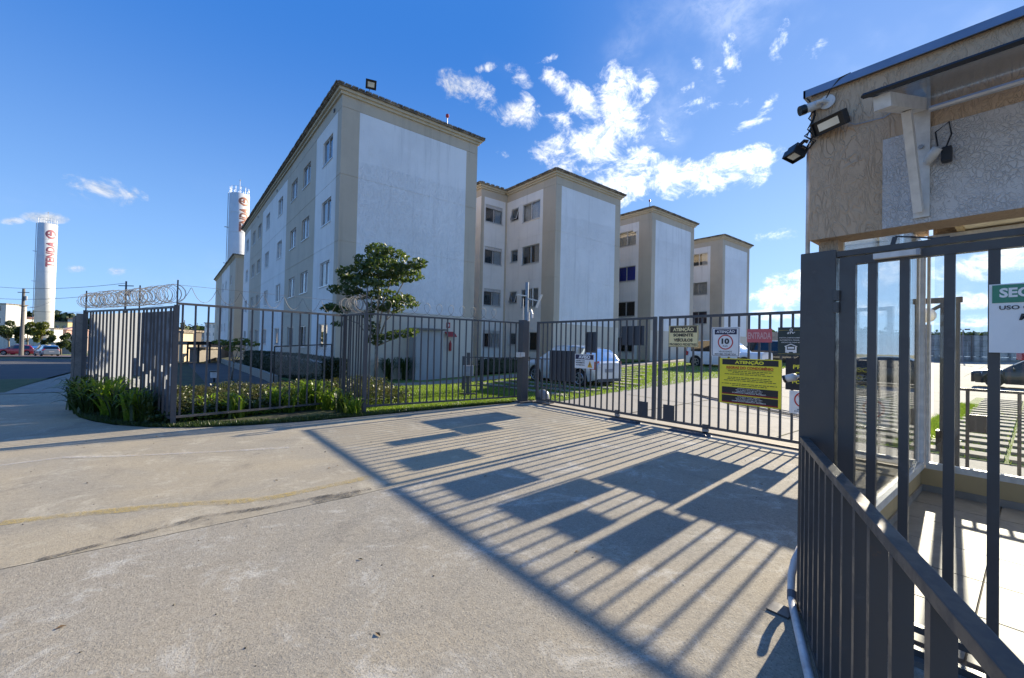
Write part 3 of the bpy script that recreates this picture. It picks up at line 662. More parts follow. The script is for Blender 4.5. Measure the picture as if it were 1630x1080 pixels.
def wing(X0, label, curt, W=6.0, small=True, YE=40., deep=2.1):
    b = thing('apartment_building', label, 'building', (X0, 17.59, 0), group='apartment blocks in a row')
    mb = MB(); Y0 = 17.59; YR = 22.2
    facade(mb, (X0, Y0, 0), (1, 0, 0), (0, -1, 0), W, 11.6, seams(W), lambda u, v: 3 if v < 2.97 else (2 if .45 < u < W-.55 and v < 11.1 else 0), (.45, W-.55))
    WL = YR-Y0; holes = seams(WL)
    for f in FL:
        holes.append((YR-20.6, YR-18.95, f+.3-.27, f+1.43-.27, .13, False))
        if small: holes.append((YR-21.75, YR-21.0, f+.62-.27, f+1.4-.27, .13, False))
    facade(mb, (X0, YR, 0), (0, -1, 0), (-1, 0, 0), WL, 11.6, holes, lambda u, v: 0 if (YR-u < 18.7 or v > 11.1) else 1, (YR-18.7,))
    XB = X0-deep; holes = seams(deep)
    for f in FL: holes.append((.35, 1.75, f+.35-.2, f+1.45-.2, .13, False))
    facade(mb, (XB, YR, 0), (1, 0, 0), (0, -1, 0), deep, 11.6, holes, lambda u, v: 0 if v > 11.1 or u > 1.95 else (0 if u < .25 else 1), (.25, 1.95))
    WB = YE-YR; facade(mb, (XB, YE, 0), (0, -1, 0), (-1, 0, 0), WB, 11.6, seams(WB), lambda u, v: 1 if v < 11.1 else 0)
    facade(mb, (X0+W, Y0, 0), (0, 1, 0), (1, 0, 0), YE-Y0, 11.6, seams(YE-Y0), lambda u, v: 0)
    mb.build('wall', MW, b)
    for k, f in enumerate(FL):
        cu = curt[k % len(curt)]
        window(b, (X0, 19.775, f+.03), -math.pi/2, 1.65, 1.13, 'slide', cu[0], cu[1])
        if small: window(b, (X0, 21.375, f+.35), -math.pi/2, .75, .78, 'tilt' if k in (0, 2) else 'plain', 'dark_interior')
        window(b, (XB+1.05, YR, f+.15), 0, 1.4, 1.1, 'shutter', cu[2], True)
    cornice(b, X0, X0+W, Y0, YE); cornice(b, XB, X0-.35, YR, YE, 11.59)
    return b
b2 = wing(17.25, 'second apartment block from the left with a tilted bathroom window beside its sliding windows', [('white_curtain', False, 'dark_interior'), ('dark_interior', True, 'dark_interior'), ('dark_interior', True, 'dark_interior'), ('dark_interior', False, 'dark_interior')], W=6.05)
b3 = wing(27.05, 'third apartment block with a bright blue curtain in its second floor window', [('white_curtain', False, 'dark_interior'), ('blue_curtain', False, 'dark_interior'), ('dark_interior', False, 'dark_interior'), ('dark_interior', False, 'dark_interior')], W=6.0)
b4 = wing(38.1, 'farthest and smallest apartment block of the row, rightmost above the gate', [('dark_interior', True, 'dark_interior'), ('white_curtain', False, 'dark_interior'), ('purple_curtain', False, 'dark_interior'), ('dark_interior', False, 'dark_interior')], W=5.55, small=False)
# odd white patches of repainted render on two blocks, open casement on the second block
MB().box(17.235, 17.25, 19.2, 20.3, 7.86, 8.1).build('render_patch', WHT, b2)
tag(MB().box(38.085, 38.1, 18.95, 20.6, 7.86, 8.1).build('render_patch', WHT, b4))
MB().plate((27.03, 19.0, 10.55), (0, 1, 0), (0, 0, 1), (1, 0, 0), .4, .32, .01).build('notice', SWHT, b3)
op = MB(); op.beam((17.1, 19.25, 4.02), (16.82, 19.0, 4.02), .04, .04).beam((17.1, 19.25, 5.12), (16.82, 19.0, 5.12), .04, .04).beam((16.82, 19.0, 4.0), (16.82, 19.0, 5.14), .04, .04).beam((17.1, 19.25, 4.0), (17.1, 19.25, 5.14), .04, .04); op.build('open_casement', WMETAL, b2)
# --- block beyond the first one
b5 = thing('apartment_building', 'small distant apartment block past the nearest block, below the right water tower', 'building', (5.4, 57, -1.2))
mb = MB(); facade(mb, (5.4, 55.5, -1.2), (1, 0, 0), (0, -1, 0), 6.5, 11.9, [], lambda u, v: 0)
hol = []
fl5 = [9.2, 6.5, 3.8, 1.1]
for f in fl5:
    for y in (4, 10, 14, 20): hol.append((26-y-.7, 26-y+.7, f, f+1.05, .13, False))
facade(mb, (5.4, 81.5, -1.2), (0, -1, 0), (-1, 0, 0), 26, 11.9, hol, lambda u, v: 0 if 26-u < 6 or 26-u > 16 else 1, (20, 10)); mb.build('wall', MW, b5)
for f in fl5:
    for y in (4, 10, 14, 20): window(b5, (5.4, 55.5+y, f-1.2), -math.pi/2, 1.4, 1.05, 'slide')
cornice(b5, 5.4, 11.9, 55.5, 81.5, 10.7)

# --- things on the nearest block
def floodlight(label, p, d, size, mat_body=BLACK, lens=LENS, up=(0, 0, 1), arm=None):
    t = thing('floodlight', label, 'floodlight', p); d = Vector(d).normalized(); u = Vector(up)
    a = d.cross(u).normalized(); v = a.cross(d).normalized(); w, h = size
    mb = MB(); mb.plate((0, 0, 0), a, v, d, w, h, .035)
    for i in range(7): mb.plate(-d*.032+v*(i-3)*h*.12, a, v, d, w*.8, h*.03, .03)
    for s_ in (-1, 1): mb.plate(d*.022+a*s_*w*.47, a, v, d, w*.06, h, .02)
    for s_ in (-1, 1): mb.plate(d*.022+v*s_*h*.47, a, v, d, w*.9, h*.07, .02)
    mb.build('housing', mat_body, t, local=True, bevel=.004)
    MB().plate(d*.0195, a, v, d, w*.62, h*.52, .004).build('lens', lens, t, local=True)
    if arm is not None: MB().tube([Vector((0, 0, 0))-d*.05, Vector(arm)*.5-d*.05, Vector(arm)], .012, 6).build('bracket', mat_body, t, local=True)
    return t
floodlight('square floodlight with a black frame standing on the roof edge of the nearest block', (6.15, 17.25, 12.22), (-.3, -1, -.75), (.42, .36), BLACK, arm=(0, .25, -.25))
an = thing('aircraft_warning_light', 'thin mast with a small red lamp on the roof of the nearest block', 'roof light', (10.74, 19, 11.85)); MB().tube([(10.74, 19, 11.85), (10.74, 19, 13.2)], .02, 6).build('mast', GALV, an); MB().tube([(10.74, 19, 13.2), (10.74, 19, 13.26), (10.74, 19, 13.36), (10.74, 19, 13.4)], [.05, .09, .08, .03], 10).build('lamp', RED, an)
an = thing('antenna', 'thin roof antenna above the left eave of the third block', 'antenna', (27.2, 21, 11.85)); MB().tube([(27.2, 21, 11.85), (27.2, 21, 13.5)], .025, 5).build('mast', GALV, an)
an = thing('antenna', 'short roof antenna at the corner of the third block', 'antenna', (27.6, 18.2, 11.85)); MB().tube([(27.6, 18.2, 11.85), (27.6, 18.2, 12.6)], .025, 5).build('mast', GALV, an); MB().tube([(27.6, 18.2, 12.6), (27.6, 18.2, 12.75)], .06, 8).build('lamp', RED, an)
# meter cabinet in front of the end wall
mc = thing('meter_cabinet', 'rendered meter cabinet with a flat concrete lid against the end wall of the nearest block', 'cabinet', (9.0, 17.3, 0))
MB().box(8.3, 9.62, 16.9, 17.57, -.1, 2.2).build('wall', stucco('grey_render', (.42, .42, .41)), mc)
MB().box(8.15, 9.78, 16.75, 17.57, 2.2, 2.28).build('lid', OLDC, mc)
fe = thing('fire_extinguisher_shelter', 'red wall shelter with a fire extinguisher hanging on the cream end wall', 'extinguisher', (10.35, 17.5, 1.4))
MB().add([(10.1, 17.3, 1.98), (10.6, 17.3, 1.98), (10.6, 17.58, 2.2), (10.1, 17.58, 2.2), (10.1, 17.3, 1.95), (10.6, 17.3, 1.95), (10.6, 17.58, 2.16), (10.1, 17.58, 2.16)], [(0, 1, 2, 3), (4, 7, 6, 5), (0, 4, 5, 1), (1, 5, 6, 2), (2, 6, 7, 3), (3, 7, 4, 0)]).build('canopy', RED, fe)
MB().tube([(10.35, 17.48, 1.28), (10.35, 17.48, 1.32), (10.35, 17.48, 1.64), (10.35, 17.48, 1.72), (10.35, 17.48, 1.78)], [.05, .065, .065, .025, .025], 12).build('cylinder', RED, fe)
MB().plate((10.27, 17.575, 2.5), (1, 0, 0), (0, 0, 1), (0, 1, 0), .2, .26, .01).plate((10.27, 17.568, 2.5), (1, 0, 0), (0, 0, 1), (0, 1, 0), .08, .12, .006, 1).build('sign', [RED, SWHT], fe)

# ================================================================== WATER TOWERS
def tower(depth, xc, top, label, mat, rad, ty0, ty1, tx):
    P = atd(xc, 450, depth); X, Y = P[0], P[1]; zb = HT(X, Y); zt = atd(xc, top, depth)[2]
    t = thing('water_tower', label, 'water tower', (X, Y, zb), group='cylindrical water towers')
    mb = MB(); mb.tube([(0, 0, 0), (0, 0, zt-zb)], rad, 56)
    for k in range(1, 8): mb.tube([(0, 0, k*(zt-zb)/8-.03), (0, 0, k*(zt-zb)/8+.03)], rad+.012, 56, cap=False)
    mb.build('tank', TOWER, t, smooth=False, local=True).data.polygons.foreach_set('use_smooth', [False]*0 or [len(p.vertices) == 4 for p in t.children[0].data.polygons])
    rl = MB(); H_ = zt-zb
    for k in range(12):
        a = k*math.tau/12; rl.tube([((rad-.06)*math.cos(a), (rad-.06)*math.sin(a), H_), ((rad-.06)*math.cos(a), (rad-.06)*math.sin(a), H_+1.0)], .014, 4)
    for z in (.5, 1.0): rl.tube([((rad-.06)*math.cos(a), (rad-.06)*math.sin(a), H_+z) for a in np.linspace(0, math.tau, 33)], .014, 4)
    rl.build('railing', GALV, t, local=True)
    ld = MB(); a0 = math.atan2(-Y, -X)-1.45
    for s_ in (-.03, .03): ld.tube([((rad+.15)*math.cos(a0+s_*3), (rad+.15)*math.sin(a0+s_*3), 3), ((rad+.15)*math.cos(a0+s_*3), (rad+.15)*math.sin(a0+s_*3), H_)], .03, 4)
    for z in (H_*.35, H_*.55, H_*.78): ld.beam((rad*math.cos(a0), rad*math.sin(a0), z), ((rad+.5)*math.cos(a0), (rad+.5)*math.sin(a0), z), .3, .06)
    ld.build('ladder', GALV, t, local=True)
    MB().tube([(0, 0, H_), (0, 0, H_+2.2)], .03, 4).tube([(0, 0, H_+2.2), (0, 0, H_+2.35)], .08, 6).build('beacon', GREYP, t, local=True)
    # lettering that runs up the shell, facing the viewer
    pl = onY(1, 1, 1)  # unused
    ac = math.atan2(-Y, -X)+tx
    def wrap(Pm, Fs, s0, s1, wd, nm):
        Pm = Pm.copy(); lo = Pm.min(0); hi = Pm.max(0)
        al = (Pm[:, 0]-lo[0])/(hi[0]-lo[0])*(s1-s0)+s0; ac_ = (Pm[:, 1]-(lo[1]+hi[1])/2)/(hi[1]-lo[1])*wd
        me = bpy.data.meshes.new(nm); me.from_pydata([(a_, c_, 0) for a_, c_ in zip(al, ac_)], [], Fs); me.update()
        bm = bmesh.new(); bm.from_mesh(me)
        for k in range(1, 12):
            bmesh.ops.bisect_plane(bm, geom=bm.verts[:]+bm.edges[:]+bm.faces[:], plane_co=(0, -wd/2+wd*k/12, 0), plane_no=(0, 1, 0))
        for v in bm.verts:
            a_ = ac-v.co.y/rad; v.co = Vector(((rad+.03)*math.cos(a_), (rad+.03)*math.sin(a_), v.co.x))
        bm.to_mesh(me); bm.free(); me.materials.append(mat); return link(nm, me, t)
    z0 = atd(xc, ty1, depth)[2]-zb; z1 = atd(xc, ty0, depth)[2]-zb; hh = z1-z0
    Pm, Fs = fontmesh('TENDA', .035); wrap(Pm, Fs, z0, z0+hh*.70, 1.35, 'lettering')
    # ring emblem with a house-like notch above the word
    ring = []; fs = []; n = 40
    for k in range(n):
        a = math.tau*k/n
        for r_ in (.62, 1.0): ring.append((r_*math.cos(a), r_*math.sin(a), 0))
    gapk = {n*3//4-3, n*3//4-2}
    for k in range(n):
        if k in gapk: continue
        q = (k+1) % n; fs.append((2*k, 2*k+1, 2*q+1, 2*q))
    b_ = len(ring); ring += [(-.35, -.1, 0), (.55, -.1, 0), (.55, .2, 0), (-.35, .2, 0), (.1, .2, 0), (.1, .75, 0), (-.2, .75, 0), (-.2, .2, 0)]; fs += [(b_, b_+1, b_+2, b_+3), (b_+7, b_+4, b_+5, b_+6)]
    wrap(np.array(ring, float), fs, z0+hh*.76, z0+hh, 1.65, 'emblem')
    return t
tower(82, 72.5, 357, 'left white water tower with a faded red word and ring, standing beyond the street', LOGO, 1.34, 367, 426, .40)
tower(65, 377, 310, 'right white water tower with an orange-red word and ring, rising behind the nearest block', LOGO2, 1.32, 316, 371, .52)

# ================================================================== FENCES
PICK = {}
def picket(h, a=.032, b=.02):
    k = (round(h, 2), a, b)
    if k not in PICK: PICK[k] = MB().box(-a/2, a/2, -b/2, b/2, 0, h).mesh('picket', FENCE)
    return PICK[k]
def fence(label, pts, top, bot, n, group, posts=(0,), spread=None, name='metal_fence'):
    """pts: plan polyline; n pickets spaced evenly"""
    t = thing(name, label, 'fence', (pts[0][0], pts[0][1], 0), group=group)
    P = np.array(pts, float); d = np.r_[0, np.cumsum(np.linalg.norm(np.diff(P, axis=0), axis=1))]
    r = MB(); q = MB()
    for i in range(len(P)-1):
        a, c = P[i], P[i+1]; r.beam((*a, top-.02), (*c, top-.02), .045, .04); q.beam((*a, bot+.02), (*c, bot+.02), .04, .04)
    r.build('top_rail', FENCE, t); q.build('bottom_rail', FENCE, t)
    for k in range(n):
        s = d[-1]*(k+.5)/n; x = np.interp(s, d, P[:, 0]); y = np.interp(s, d, P[:, 1]); i = min(len(P)-2, int(np.searchsorted(d, s))-1)
        a = math.atan2(P[i+1][1]-P[i][1], P[i+1][0]-P[i][0])
        link('picket', picket(top-bot-.08), t, (x-pts[0][0]+rng.normal()*.003, y-pts[0][1]+rng.normal()*.003, bot+.04), a+rng.normal()*.03).rotation_euler[:2] = (rng.normal()*.0025, rng.normal()*.0025)
    for k in posts:
        MB().box(pts[k][0]-.04, pts[k][0]+.04, pts[k][1]-.04, pts[k][1]+.04, -.1, top+.005).box(pts[k][0]-.043, pts[k][0]+.043, pts[k][1]-.043, pts[k][1]+.043, top+.005, top+.012).build('post', FENCE, t)
    return t
FG = 'grey picket fence panels round the garden'
CURV = [tuple(float(v) for v in atd(x, 540, d)[:2]) for x, d in ((280, 7.72), (262, 7.98), (240, 8.35), (220, 8.66), (200, 8.94), (180, 9.2), (160, 9.5), (135, 9.95))]
C0 = CURV[0]
f1 = fence('curved grey picket fence at the far left, backed by a translucent grey sheet', CURV, 2.19, .12, 24, FG, (0, 7))
sh = MB(); nseg = 60; P = np.array(CURV); d = np.r_[0, np.cumsum(np.linalg.norm(np.diff(P, axis=0), axis=1))]
sh2 = MB(); rs_ = random.Random(5)
for i in range(nseg):
    s0, s1 = [d[-1]*(.02+.96*k/nseg) for k in (i, i+1)]
    a = [np.interp(s0, d, P[:, 0])+.05+.014*(i % 2), np.interp(s0, d, P[:, 1])+.04]; c = [np.interp(s1, d, P[:, 0])+.05+.014*((i+1) % 2), np.interp(s1, d, P[:, 1])+.04]
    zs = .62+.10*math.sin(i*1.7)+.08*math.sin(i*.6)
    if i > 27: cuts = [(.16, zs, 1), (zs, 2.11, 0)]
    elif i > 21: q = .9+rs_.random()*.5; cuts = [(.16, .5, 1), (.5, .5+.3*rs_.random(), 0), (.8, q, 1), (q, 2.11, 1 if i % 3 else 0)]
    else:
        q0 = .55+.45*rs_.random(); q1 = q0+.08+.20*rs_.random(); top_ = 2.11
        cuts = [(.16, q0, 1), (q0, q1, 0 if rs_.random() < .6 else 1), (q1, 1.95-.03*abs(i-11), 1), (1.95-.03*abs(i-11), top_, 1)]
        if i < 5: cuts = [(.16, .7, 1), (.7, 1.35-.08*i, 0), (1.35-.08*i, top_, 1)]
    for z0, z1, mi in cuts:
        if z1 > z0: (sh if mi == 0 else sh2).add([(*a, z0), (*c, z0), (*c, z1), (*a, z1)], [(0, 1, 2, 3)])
tag(sh2.build('shadow_sheet', DSHEET, f1), kind='stuff')  # pieces shaped as the shadow lying on the sheet
tag(sh.build('translucent_sheet', SHEET, f1), kind='stuff')
f2 = fence('long grey picket fence panel between the curved end and the corner post, planted bed behind', [C0, (3.28, 10.50)], 2.25, .14, 17, FG, (1,))
f3 = fence('short grey picket fence return running back from the front corner', [(3.43, 9.50), (3.28, 10.50)], 2.26, .12, 8, FG, (0,))
f4 = fence('grey picket fence panel between the front corner and the dark gate post, lawn behind', [(3.43, 9.50), (7.70, 9.27)], 2.27, .14, 24, FG, ())
gp = thing('gate_post', 'thick dark square post where the fence meets the sliding gate', 'post', (7.78, 9.2, 0))
MB().box(7.68, 7.90, 9.02, 9.24, 0, 2.33).build('shaft', FENCE, gp, bevel=.006); MB().box(7.55, 8.0, 8.9, 9.36, .0, .05).build('base_plate', FENCE, gp)
MB().box(7.58, 7.68, 9.04, 9.2, 1.28, 1.42).box(7.60, 7.68, 8.93, 9.0, 1.3, 1.42).build('sensor', WMETAL, gp)
MB().tube([(7.84, 9.0, 2.3), (7.84, 9.0, 2.55), (7.84, 8.9, 2.6), (7.84, 8.85, 2.5), (7.84, 8.85, 2.38)], .03, 8).build('cable_gooseneck', PVC, gp)
MB().tube([(7.8, 9.2, 2.33), (7.8, 9.2, 2.95)], .012, 6).build('antenna', GALV, gp)
lp = thing('slim_lamp_pole', 'slim bluish pole with a sideways spotlight rising behind the dark gate post', 'lamp pole', (10.4, 12.1, 0)); lx, ly = 10.42, 12.08
MB().tube([(lx, ly, .1), (lx, ly, 4.0)], .065, 10).build('pole', simple('pole_blue_grey', (.20, .26, .33), .5), lp)
MB().box(lx-.5, lx-.02, ly-.05, ly+.05, 3.46, 3.5).plate((lx+.35, ly-.3, 3.3), (.2, -.3, .9), (1, .2, 0), (0, 1, 0), .55, .12, .04).beam((lx, ly, 3.4), (lx+.35, ly-.3, 3.3), .04, .04).build('spotlight', WMETAL, lp)
gm = thing('gate_motor', 'rounded grey gate motor on the ground beside the gate post', 'gate motor', (7.98, 8.72, 0))
mo = MB()
for i, (z, a, c) in enumerate(((.02, .13, .20), (.12, .14, .21), (.26, .13, .2), (.34, .10, .15), (.39, .05, .08))):
    pass
prof = [(.02, 1.), (.14, 1.03), (.26, .95), (.34, .72), (.38, .35)]
vs = []; fs = []; n = 16
for z, k in prof:
    for j in range(n):
        a = math.tau*j/n; cx_ = abs(math.cos(a))**.6*math.copysign(1, math.cos(a)); sy_ = abs(math.sin(a))**.6*math.copysign(1, math.sin(a)); vs.append((8.22+.13*k*cx_, 8.75+.2*k*sy_, z))
for i in range(len(prof)-1):
    for j in range(n): fs.append((i*n+j, i*n+(j+1) % n, (i+1)*n+(j+1) % n, (i+1)*n+j))
fs.append(tuple((len(prof)-1)*n+j for j in range(n))); MB().add(vs, fs).build('cover', simple('motor_grey', (.22, .23, .25), .4), gm, smooth=True)
MB().box(8.05, 8.4, 8.48, 9.0, .0, .03).build('base', BLACK, gm)

# --- sliding gate
GX = 8.0; GY0, GY1 = 1.28, 8.78; GT, GB = 2.28, .11
g = thing('sliding_gate', 'long dark grey sliding vehicle gate of vertical bars with warning signs on it', 'gate', (GX, GY0, 0))
for a, c in ((GY0, 4.98), (5.06, GY1)):
    MB().box(GX-.025, GX+.025, a, c, GT-.05, GT).build('top_rail', FENCE, g); MB().box(GX-.025, GX+.025, a, c, GB, GB+.05).build('bottom_rail', FENCE, g)
for y in (GY0+.03, 4.95, 5.09, GY1-.03): MB().box(GX-.03, GX+.03, y-.035, y+.035, GB, GT+.005).build('stile', FENCE, g)
for a, c in ((GY0+.06, 4.92), (5.12, GY1-.06)):
    n = round((c-a)/.172)
    for k in range(1, n): link('picket', picket(GT-GB-.1, .022, .034), g, (0, a+(c-a)*k/n-GY0, GB+.05))
for y, w_, z0, z1 in ((5.34, .24, .15, .46), (4.73, .24, .15, .46)): MB().box(GX-.035, GX-.012, y-w_/2, y+w_/2, z0, z1).build('lock_plate', DARKP, g)
MB().box(GX+.02, GX+.035, 6.71, 7.05, 1.47, 1.98).build('back_plate', DARKP, g)
MB().box(GX+.02, GX+.035, 7.36, 8.30, .70, 1.50).build('back_plate', SGRY, g)
MB().box(GX+.02, GX+.035, 5.37, 5.96, 1.67, 2.10).build('back_plate', DARKP, g)
for y in (6.02, 3.97, 8.3):
    wv = MB(); wv.tube([(GX-.02, y, .075), (GX+.02, y, .075)], .062, 16); wv.build('wheel', GALV, g); MB().plate((GX, y, .14), (0, 1, 0), (0, 0, 1), (1, 0, 0), .1, .09, .07).build('wheel_bracket', FENCE, g)
tr = tag(MB().box(GX-.02, GX+.02, -8, 9.1, .015, .04).build('gate_rail', simple('rusty_rail', (.16, .12, .09), .6, .4)), 'steel guide rail on the ground along under the sliding gate', 'rail')
for y0, y1, lb in ((5.25, 6.05, 'dark wedge shaped stop lying on the apron under the far gate leaf'), (3.75, 4.6, 'dark wedge shaped stop lying on the apron under the near gate leaf')):
    o = MB().add([(7.62, y0, .013), (7.82, y0, .013), (7.82, y1, .013), (7.62, y1, .013), (7.66, y0+.05, .05), (7.78, y0+.05, .05), (7.78, y1-.1, .05), (7.66, y1-.1, .05)], [(4, 5, 6, 7), (0, 1, 5, 4), (1, 2, 6, 5), (2, 3, 7, 6), (3, 0, 4, 7)]).build('gate_stop', DARKP); tag(recenter(o), lb, 'gate stop')

# --- signs on the gate.  U points to the reader's right (-Y), V up, normal -X
SX = GX-.035
U_, V_, N_ = (0, -1, 0), (0, 0, 1), (-1, 0, 0)
def sign(label, ya, yb, za, zb, base, x=SX, border=None, tilt=0.):
    """ya: left edge (larger Y), yb right edge, za top, zb bottom"""
    t = thing('sign', label, 'sign', (x, (ya+yb)/2, (za+zb)/2), group=None); W, H_ = ya-yb, za-zb
    MB().plate((0, 0, 0), U_, V_, N_, W, H_, .006).build('panel', base, t, local=True, bevel=.0)
    if border: border_frame(t, W, H_, *border)
    if tilt: t.rotation_euler = (tilt, 0, 0)
    return t, W, H_
def bar(t, cx, cy, w_, h_, mat, off=.0045, name='band'): return MB().plate((-off, -cx, cy), U_, V_, N_, w_, h_, .002).build(name, mat, t, local=True)
def border_frame(t, W, H_, k, mat, inset):
    mb = MB(); w2, h2 = W-2*inset, H_-2*inset
    for cx, cy, a, c in ((0, h2/2, w2, k), (0, -h2/2, w2, k), (w2/2, 0, k, h2), (-w2/2, 0, k, h2)): mb.plate((-.0045, -cx, cy), U_, V_, N_, a, c, .002)
    mb.build('border', mat, t, local=True)
def stx(t, s, cx, cy, w_, h_, mat, bold=.03, shear=0., off=.0062): return text(t, 'lettering', s, (0, -cx, cy), U_, V_, N_, w_, h_, mat, bold, shear, off, local=True)
def ring(t, cx, cy, r0, r1, mat, n=40, sy=1., off=.0062, name='ring'):
    vs = []; fs = []
    for k in range(n):
        a = math.tau*k/n
        for r in (r0, r1): vs.append((-off, -(cx+r*math.cos(a)), cy+sy*r*math.sin(a)))
    for k in range(n): q = (k+1) % n; fs.append((2*k, 2*q, 2*q+1, 2*k+1))
    return MB().add(vs, fs).build(name, mat, t, local=True)

t, W, H_ = sign('cream yellow sign reading ATENÇÃO SOMENTE VEÍCULOS, leftmost on the near gate leaf', 4.75, 4.12, 2.08, 1.65, SCRM, border=(.008, SBRN, .008))
bar(t, 0, .135, W*.90, .125, SBRN); stx(t, 'ATENÇÃO', 0, .137, .44, .10, SCRM, .05)
stx(t, 'SOMENTE', 0, .025, .42, .062, SBRN, .05); stx(t, 'VEÍCULOS', 0, -.068, .40, .078, SBRN, .05); stx(t, 'PROIBIDO PEDESTRES', 0, -.163, .57, .048, SBRN, .03)
t, W, H_ = sign('white sign with a red ring round the number ten, speed limit', 3.86, 3.35, 2.03, 1.49, SWHT, border=(.008, SNVY, .018))
bar(t, 0, .185, W*.78, .095, SNVY); stx(t, 'ATENÇÃO', 0, .187, .33, .068, SWHT); ring(t, 0, -.005, .118, .138, SRED); stx(t, '10', 0, .012, .14, .105, STXT, .05); stx(t, 'Km/h', 0, -.075, .085, .03, STXT, .01)
stx(t, 'VELOCIDADE', 0, -.178, .24, .03, STXT, .01); stx(t, 'MÁXIMA PERMITIDA', 0, -.222, .38, .036, STXT, .01)
t, W, H_ = sign('faded red sign reading ENTRADA', 3.23, 2.83, 1.99, 1.755, SPNK)
stx(t, 'ENTRADA', 0, 0, .37, .115, SPNT, .02)
t, W, H_ = sign('dark green security sign with a white garage symbol, beside the steel post', 2.74, 2.35, 2.01, 1.54, SGRN)
bar(t, -.11, .185, .15, .006, SGLD); bar(t, .11, .185, .15, .006, SGLD); bar(t, 0, -.205, .38, .006, SGLD); ring(t, 0, .187, .014, .024, SWHT, 16); stx(t, 'STV', 0, .14, .12, .032, SWHT, .04, .3)
stx(t, 'PORTÃO COM FECHAMENTO', 0, .062, .345, .022, SWHT, .01); stx(t, 'AUTOMÁTICO. PASSAR UM', 0, .024, .335, .022, SWHT, .01); stx(t, 'VEÍCULO DE CADA VEZ.', 0, -.014, .29, .022, SWHT, .01)
gsym = MB()
for a, c in (((-.09, -.085), (0, -.045)), ((0, -.045), (.09, -.085))): gsym.beam((-.006, -a[0], a[1]), (-.006, -c[0], c[1]), .012, .018, up=(1, 0, 0))
for y in (-.07, .07): gsym.plate((-.006, -y, -.135), U_, V_, N_, .022, .10, .003)
gsym.plate((-.006, 0, -.105), U_, V_, N_, .09, .03, .003).plate((-.006, 0, -.155), U_, V_, N_, .12, .035, .003).plate((-.006, .045, -.18), U_, V_, N_, .03, .02, .003).plate((-.006, -.045, -.18), U_, V_, N_, .03, .02, .003)
gsym.build('garage_symbol', SWHT, t, local=True)
t, W, H_ = sign('large yellow condominium rules sign with three black bands, below the others', 3.70, 2.68, 1.46, .64, SY)
bar(t, 0, .345, .93, .10, SBLK); stx(t, 'ATENÇÃO', 0, .346, .48, .08, SYT, .05)
stx(t, 'REGRAS DO CONDOMÍNIO', 0, .252, .78, .06, SORG, .05); bar(t, 0, .212, .78, .005, SBLK)
for k, (ln_, w_) in enumerate(((28, .72), (26, .56), (30, .84), (0, 0), (27, .72), (26, .74), (30, .86), (0, 0), (34, .94), (22, .58))):
    if not ln_: continue
    # print too small to read in the photograph: rows of word-length strokes
    mb = MB(); x = -w_/2; rr = random.Random(k)
    while x < w_/2-.02:
        l = min(rr.uniform(.02, .085), w_/2-x); mb.plate((-.0045, -(x+l/2), .183-k*.0285), U_, V_, N_, l, .010, .002); x += l+.013
    mb.build('fine_print', SBLK, t, local=True)
for z0, ttl in ((-.175, 'HORÁRIO PARA MUDANÇA:'), (-.325, 'HORÁRIO PARA OBRAS:')):
    bar(t, 0, z0, .93, .135, SBLK); bar(t, 0, z0-.056, .93, .022, SDRD, .0055)
    for i, (s_, w_) in enumerate(((ttl, .38), ('SEG A SEX: DAS 8H ÀS 18H', .44), ('SÁBADOS: DAS 8H ÀS 12H', .41), ('DOMINGOS E FERIADOS: PROIBIDO', .56))): stx(t, s_, 0, z0+.052-i*.026, w_, .018, SWHT, .01, off=.0075)
t, W, H_ = sign('black sign with yellow words partly hidden behind the steel post', 2.62, 1.42, 1.50, .98, SBLK)
stx(t, 'PROIBIDO ACESSO', .0, .12, .98, .07, SYT, .02); stx(t, 'DE PEDESTRE NO', -.02, .0, .86, .07, SYT, .02); stx(t, 'PORTÃO DE VEÍCULOS', .0, -.12, 1.0, .07, SYT, .02)
for lb, ya, yb, za, zb in (('white no parking sign with crossed letter E, left of the steel post', 2.56, 2.17, .97, .60), ('white no parking sign with crossed letter E, seen through the glass', 1.66, 1.30, .97, .56)):
    t, W, H_ = sign(lb, ya, yb, za, zb, SWHT)
    ring(t, 0, .045, .105, .125, SRED); stx(t, 'E', 0, .045, .10, .13, STXT, .06); sl_ = MB().beam((-.0082, .078, .123), (-.0082, -.078, -.033), .003, .016, up=(1, 0, 0)); sl_.build('slash', SRED, t, local=True)
    stx(t, 'PROIBIDO', 0, -.115, .16, .02, STXT, .01); stx(t, 'ESTACIONAR', 0, -.145, .24, .02, STXT, .01)
t, W, H_ = sign('small white notice headed AVISO with an amber warning triangle', 7.32, 6.70, 1.43, 1.08, SWHT)
bar(t, 0, .105, .58, .115, SNVY); stx(t, 'AVISO', 0, .107, .38, .09, SWHT, .05)
for i, s_ in enumerate(('PORTÃO COM', 'FECHAMENTO', 'AUTOMÁTICO')): stx(t, s_, -.13, .012-i*.052, .29, .036, STXT, .04)
MB().add([(-.0055, -.10, -.145), (-.0055, -.26, -.145), (-.0055, -.18, .02)], [(0, 1, 2)]).build('triangle', SAMB, t, local=True); MB().plate((-.007, -.18, -.06), U_, V_, N_, .016, .06, .001).plate((-.007, -.18, -.11), U_, V_, N_, .016, .016, .001).build('exclamation_mark', STXT, t, local=True)

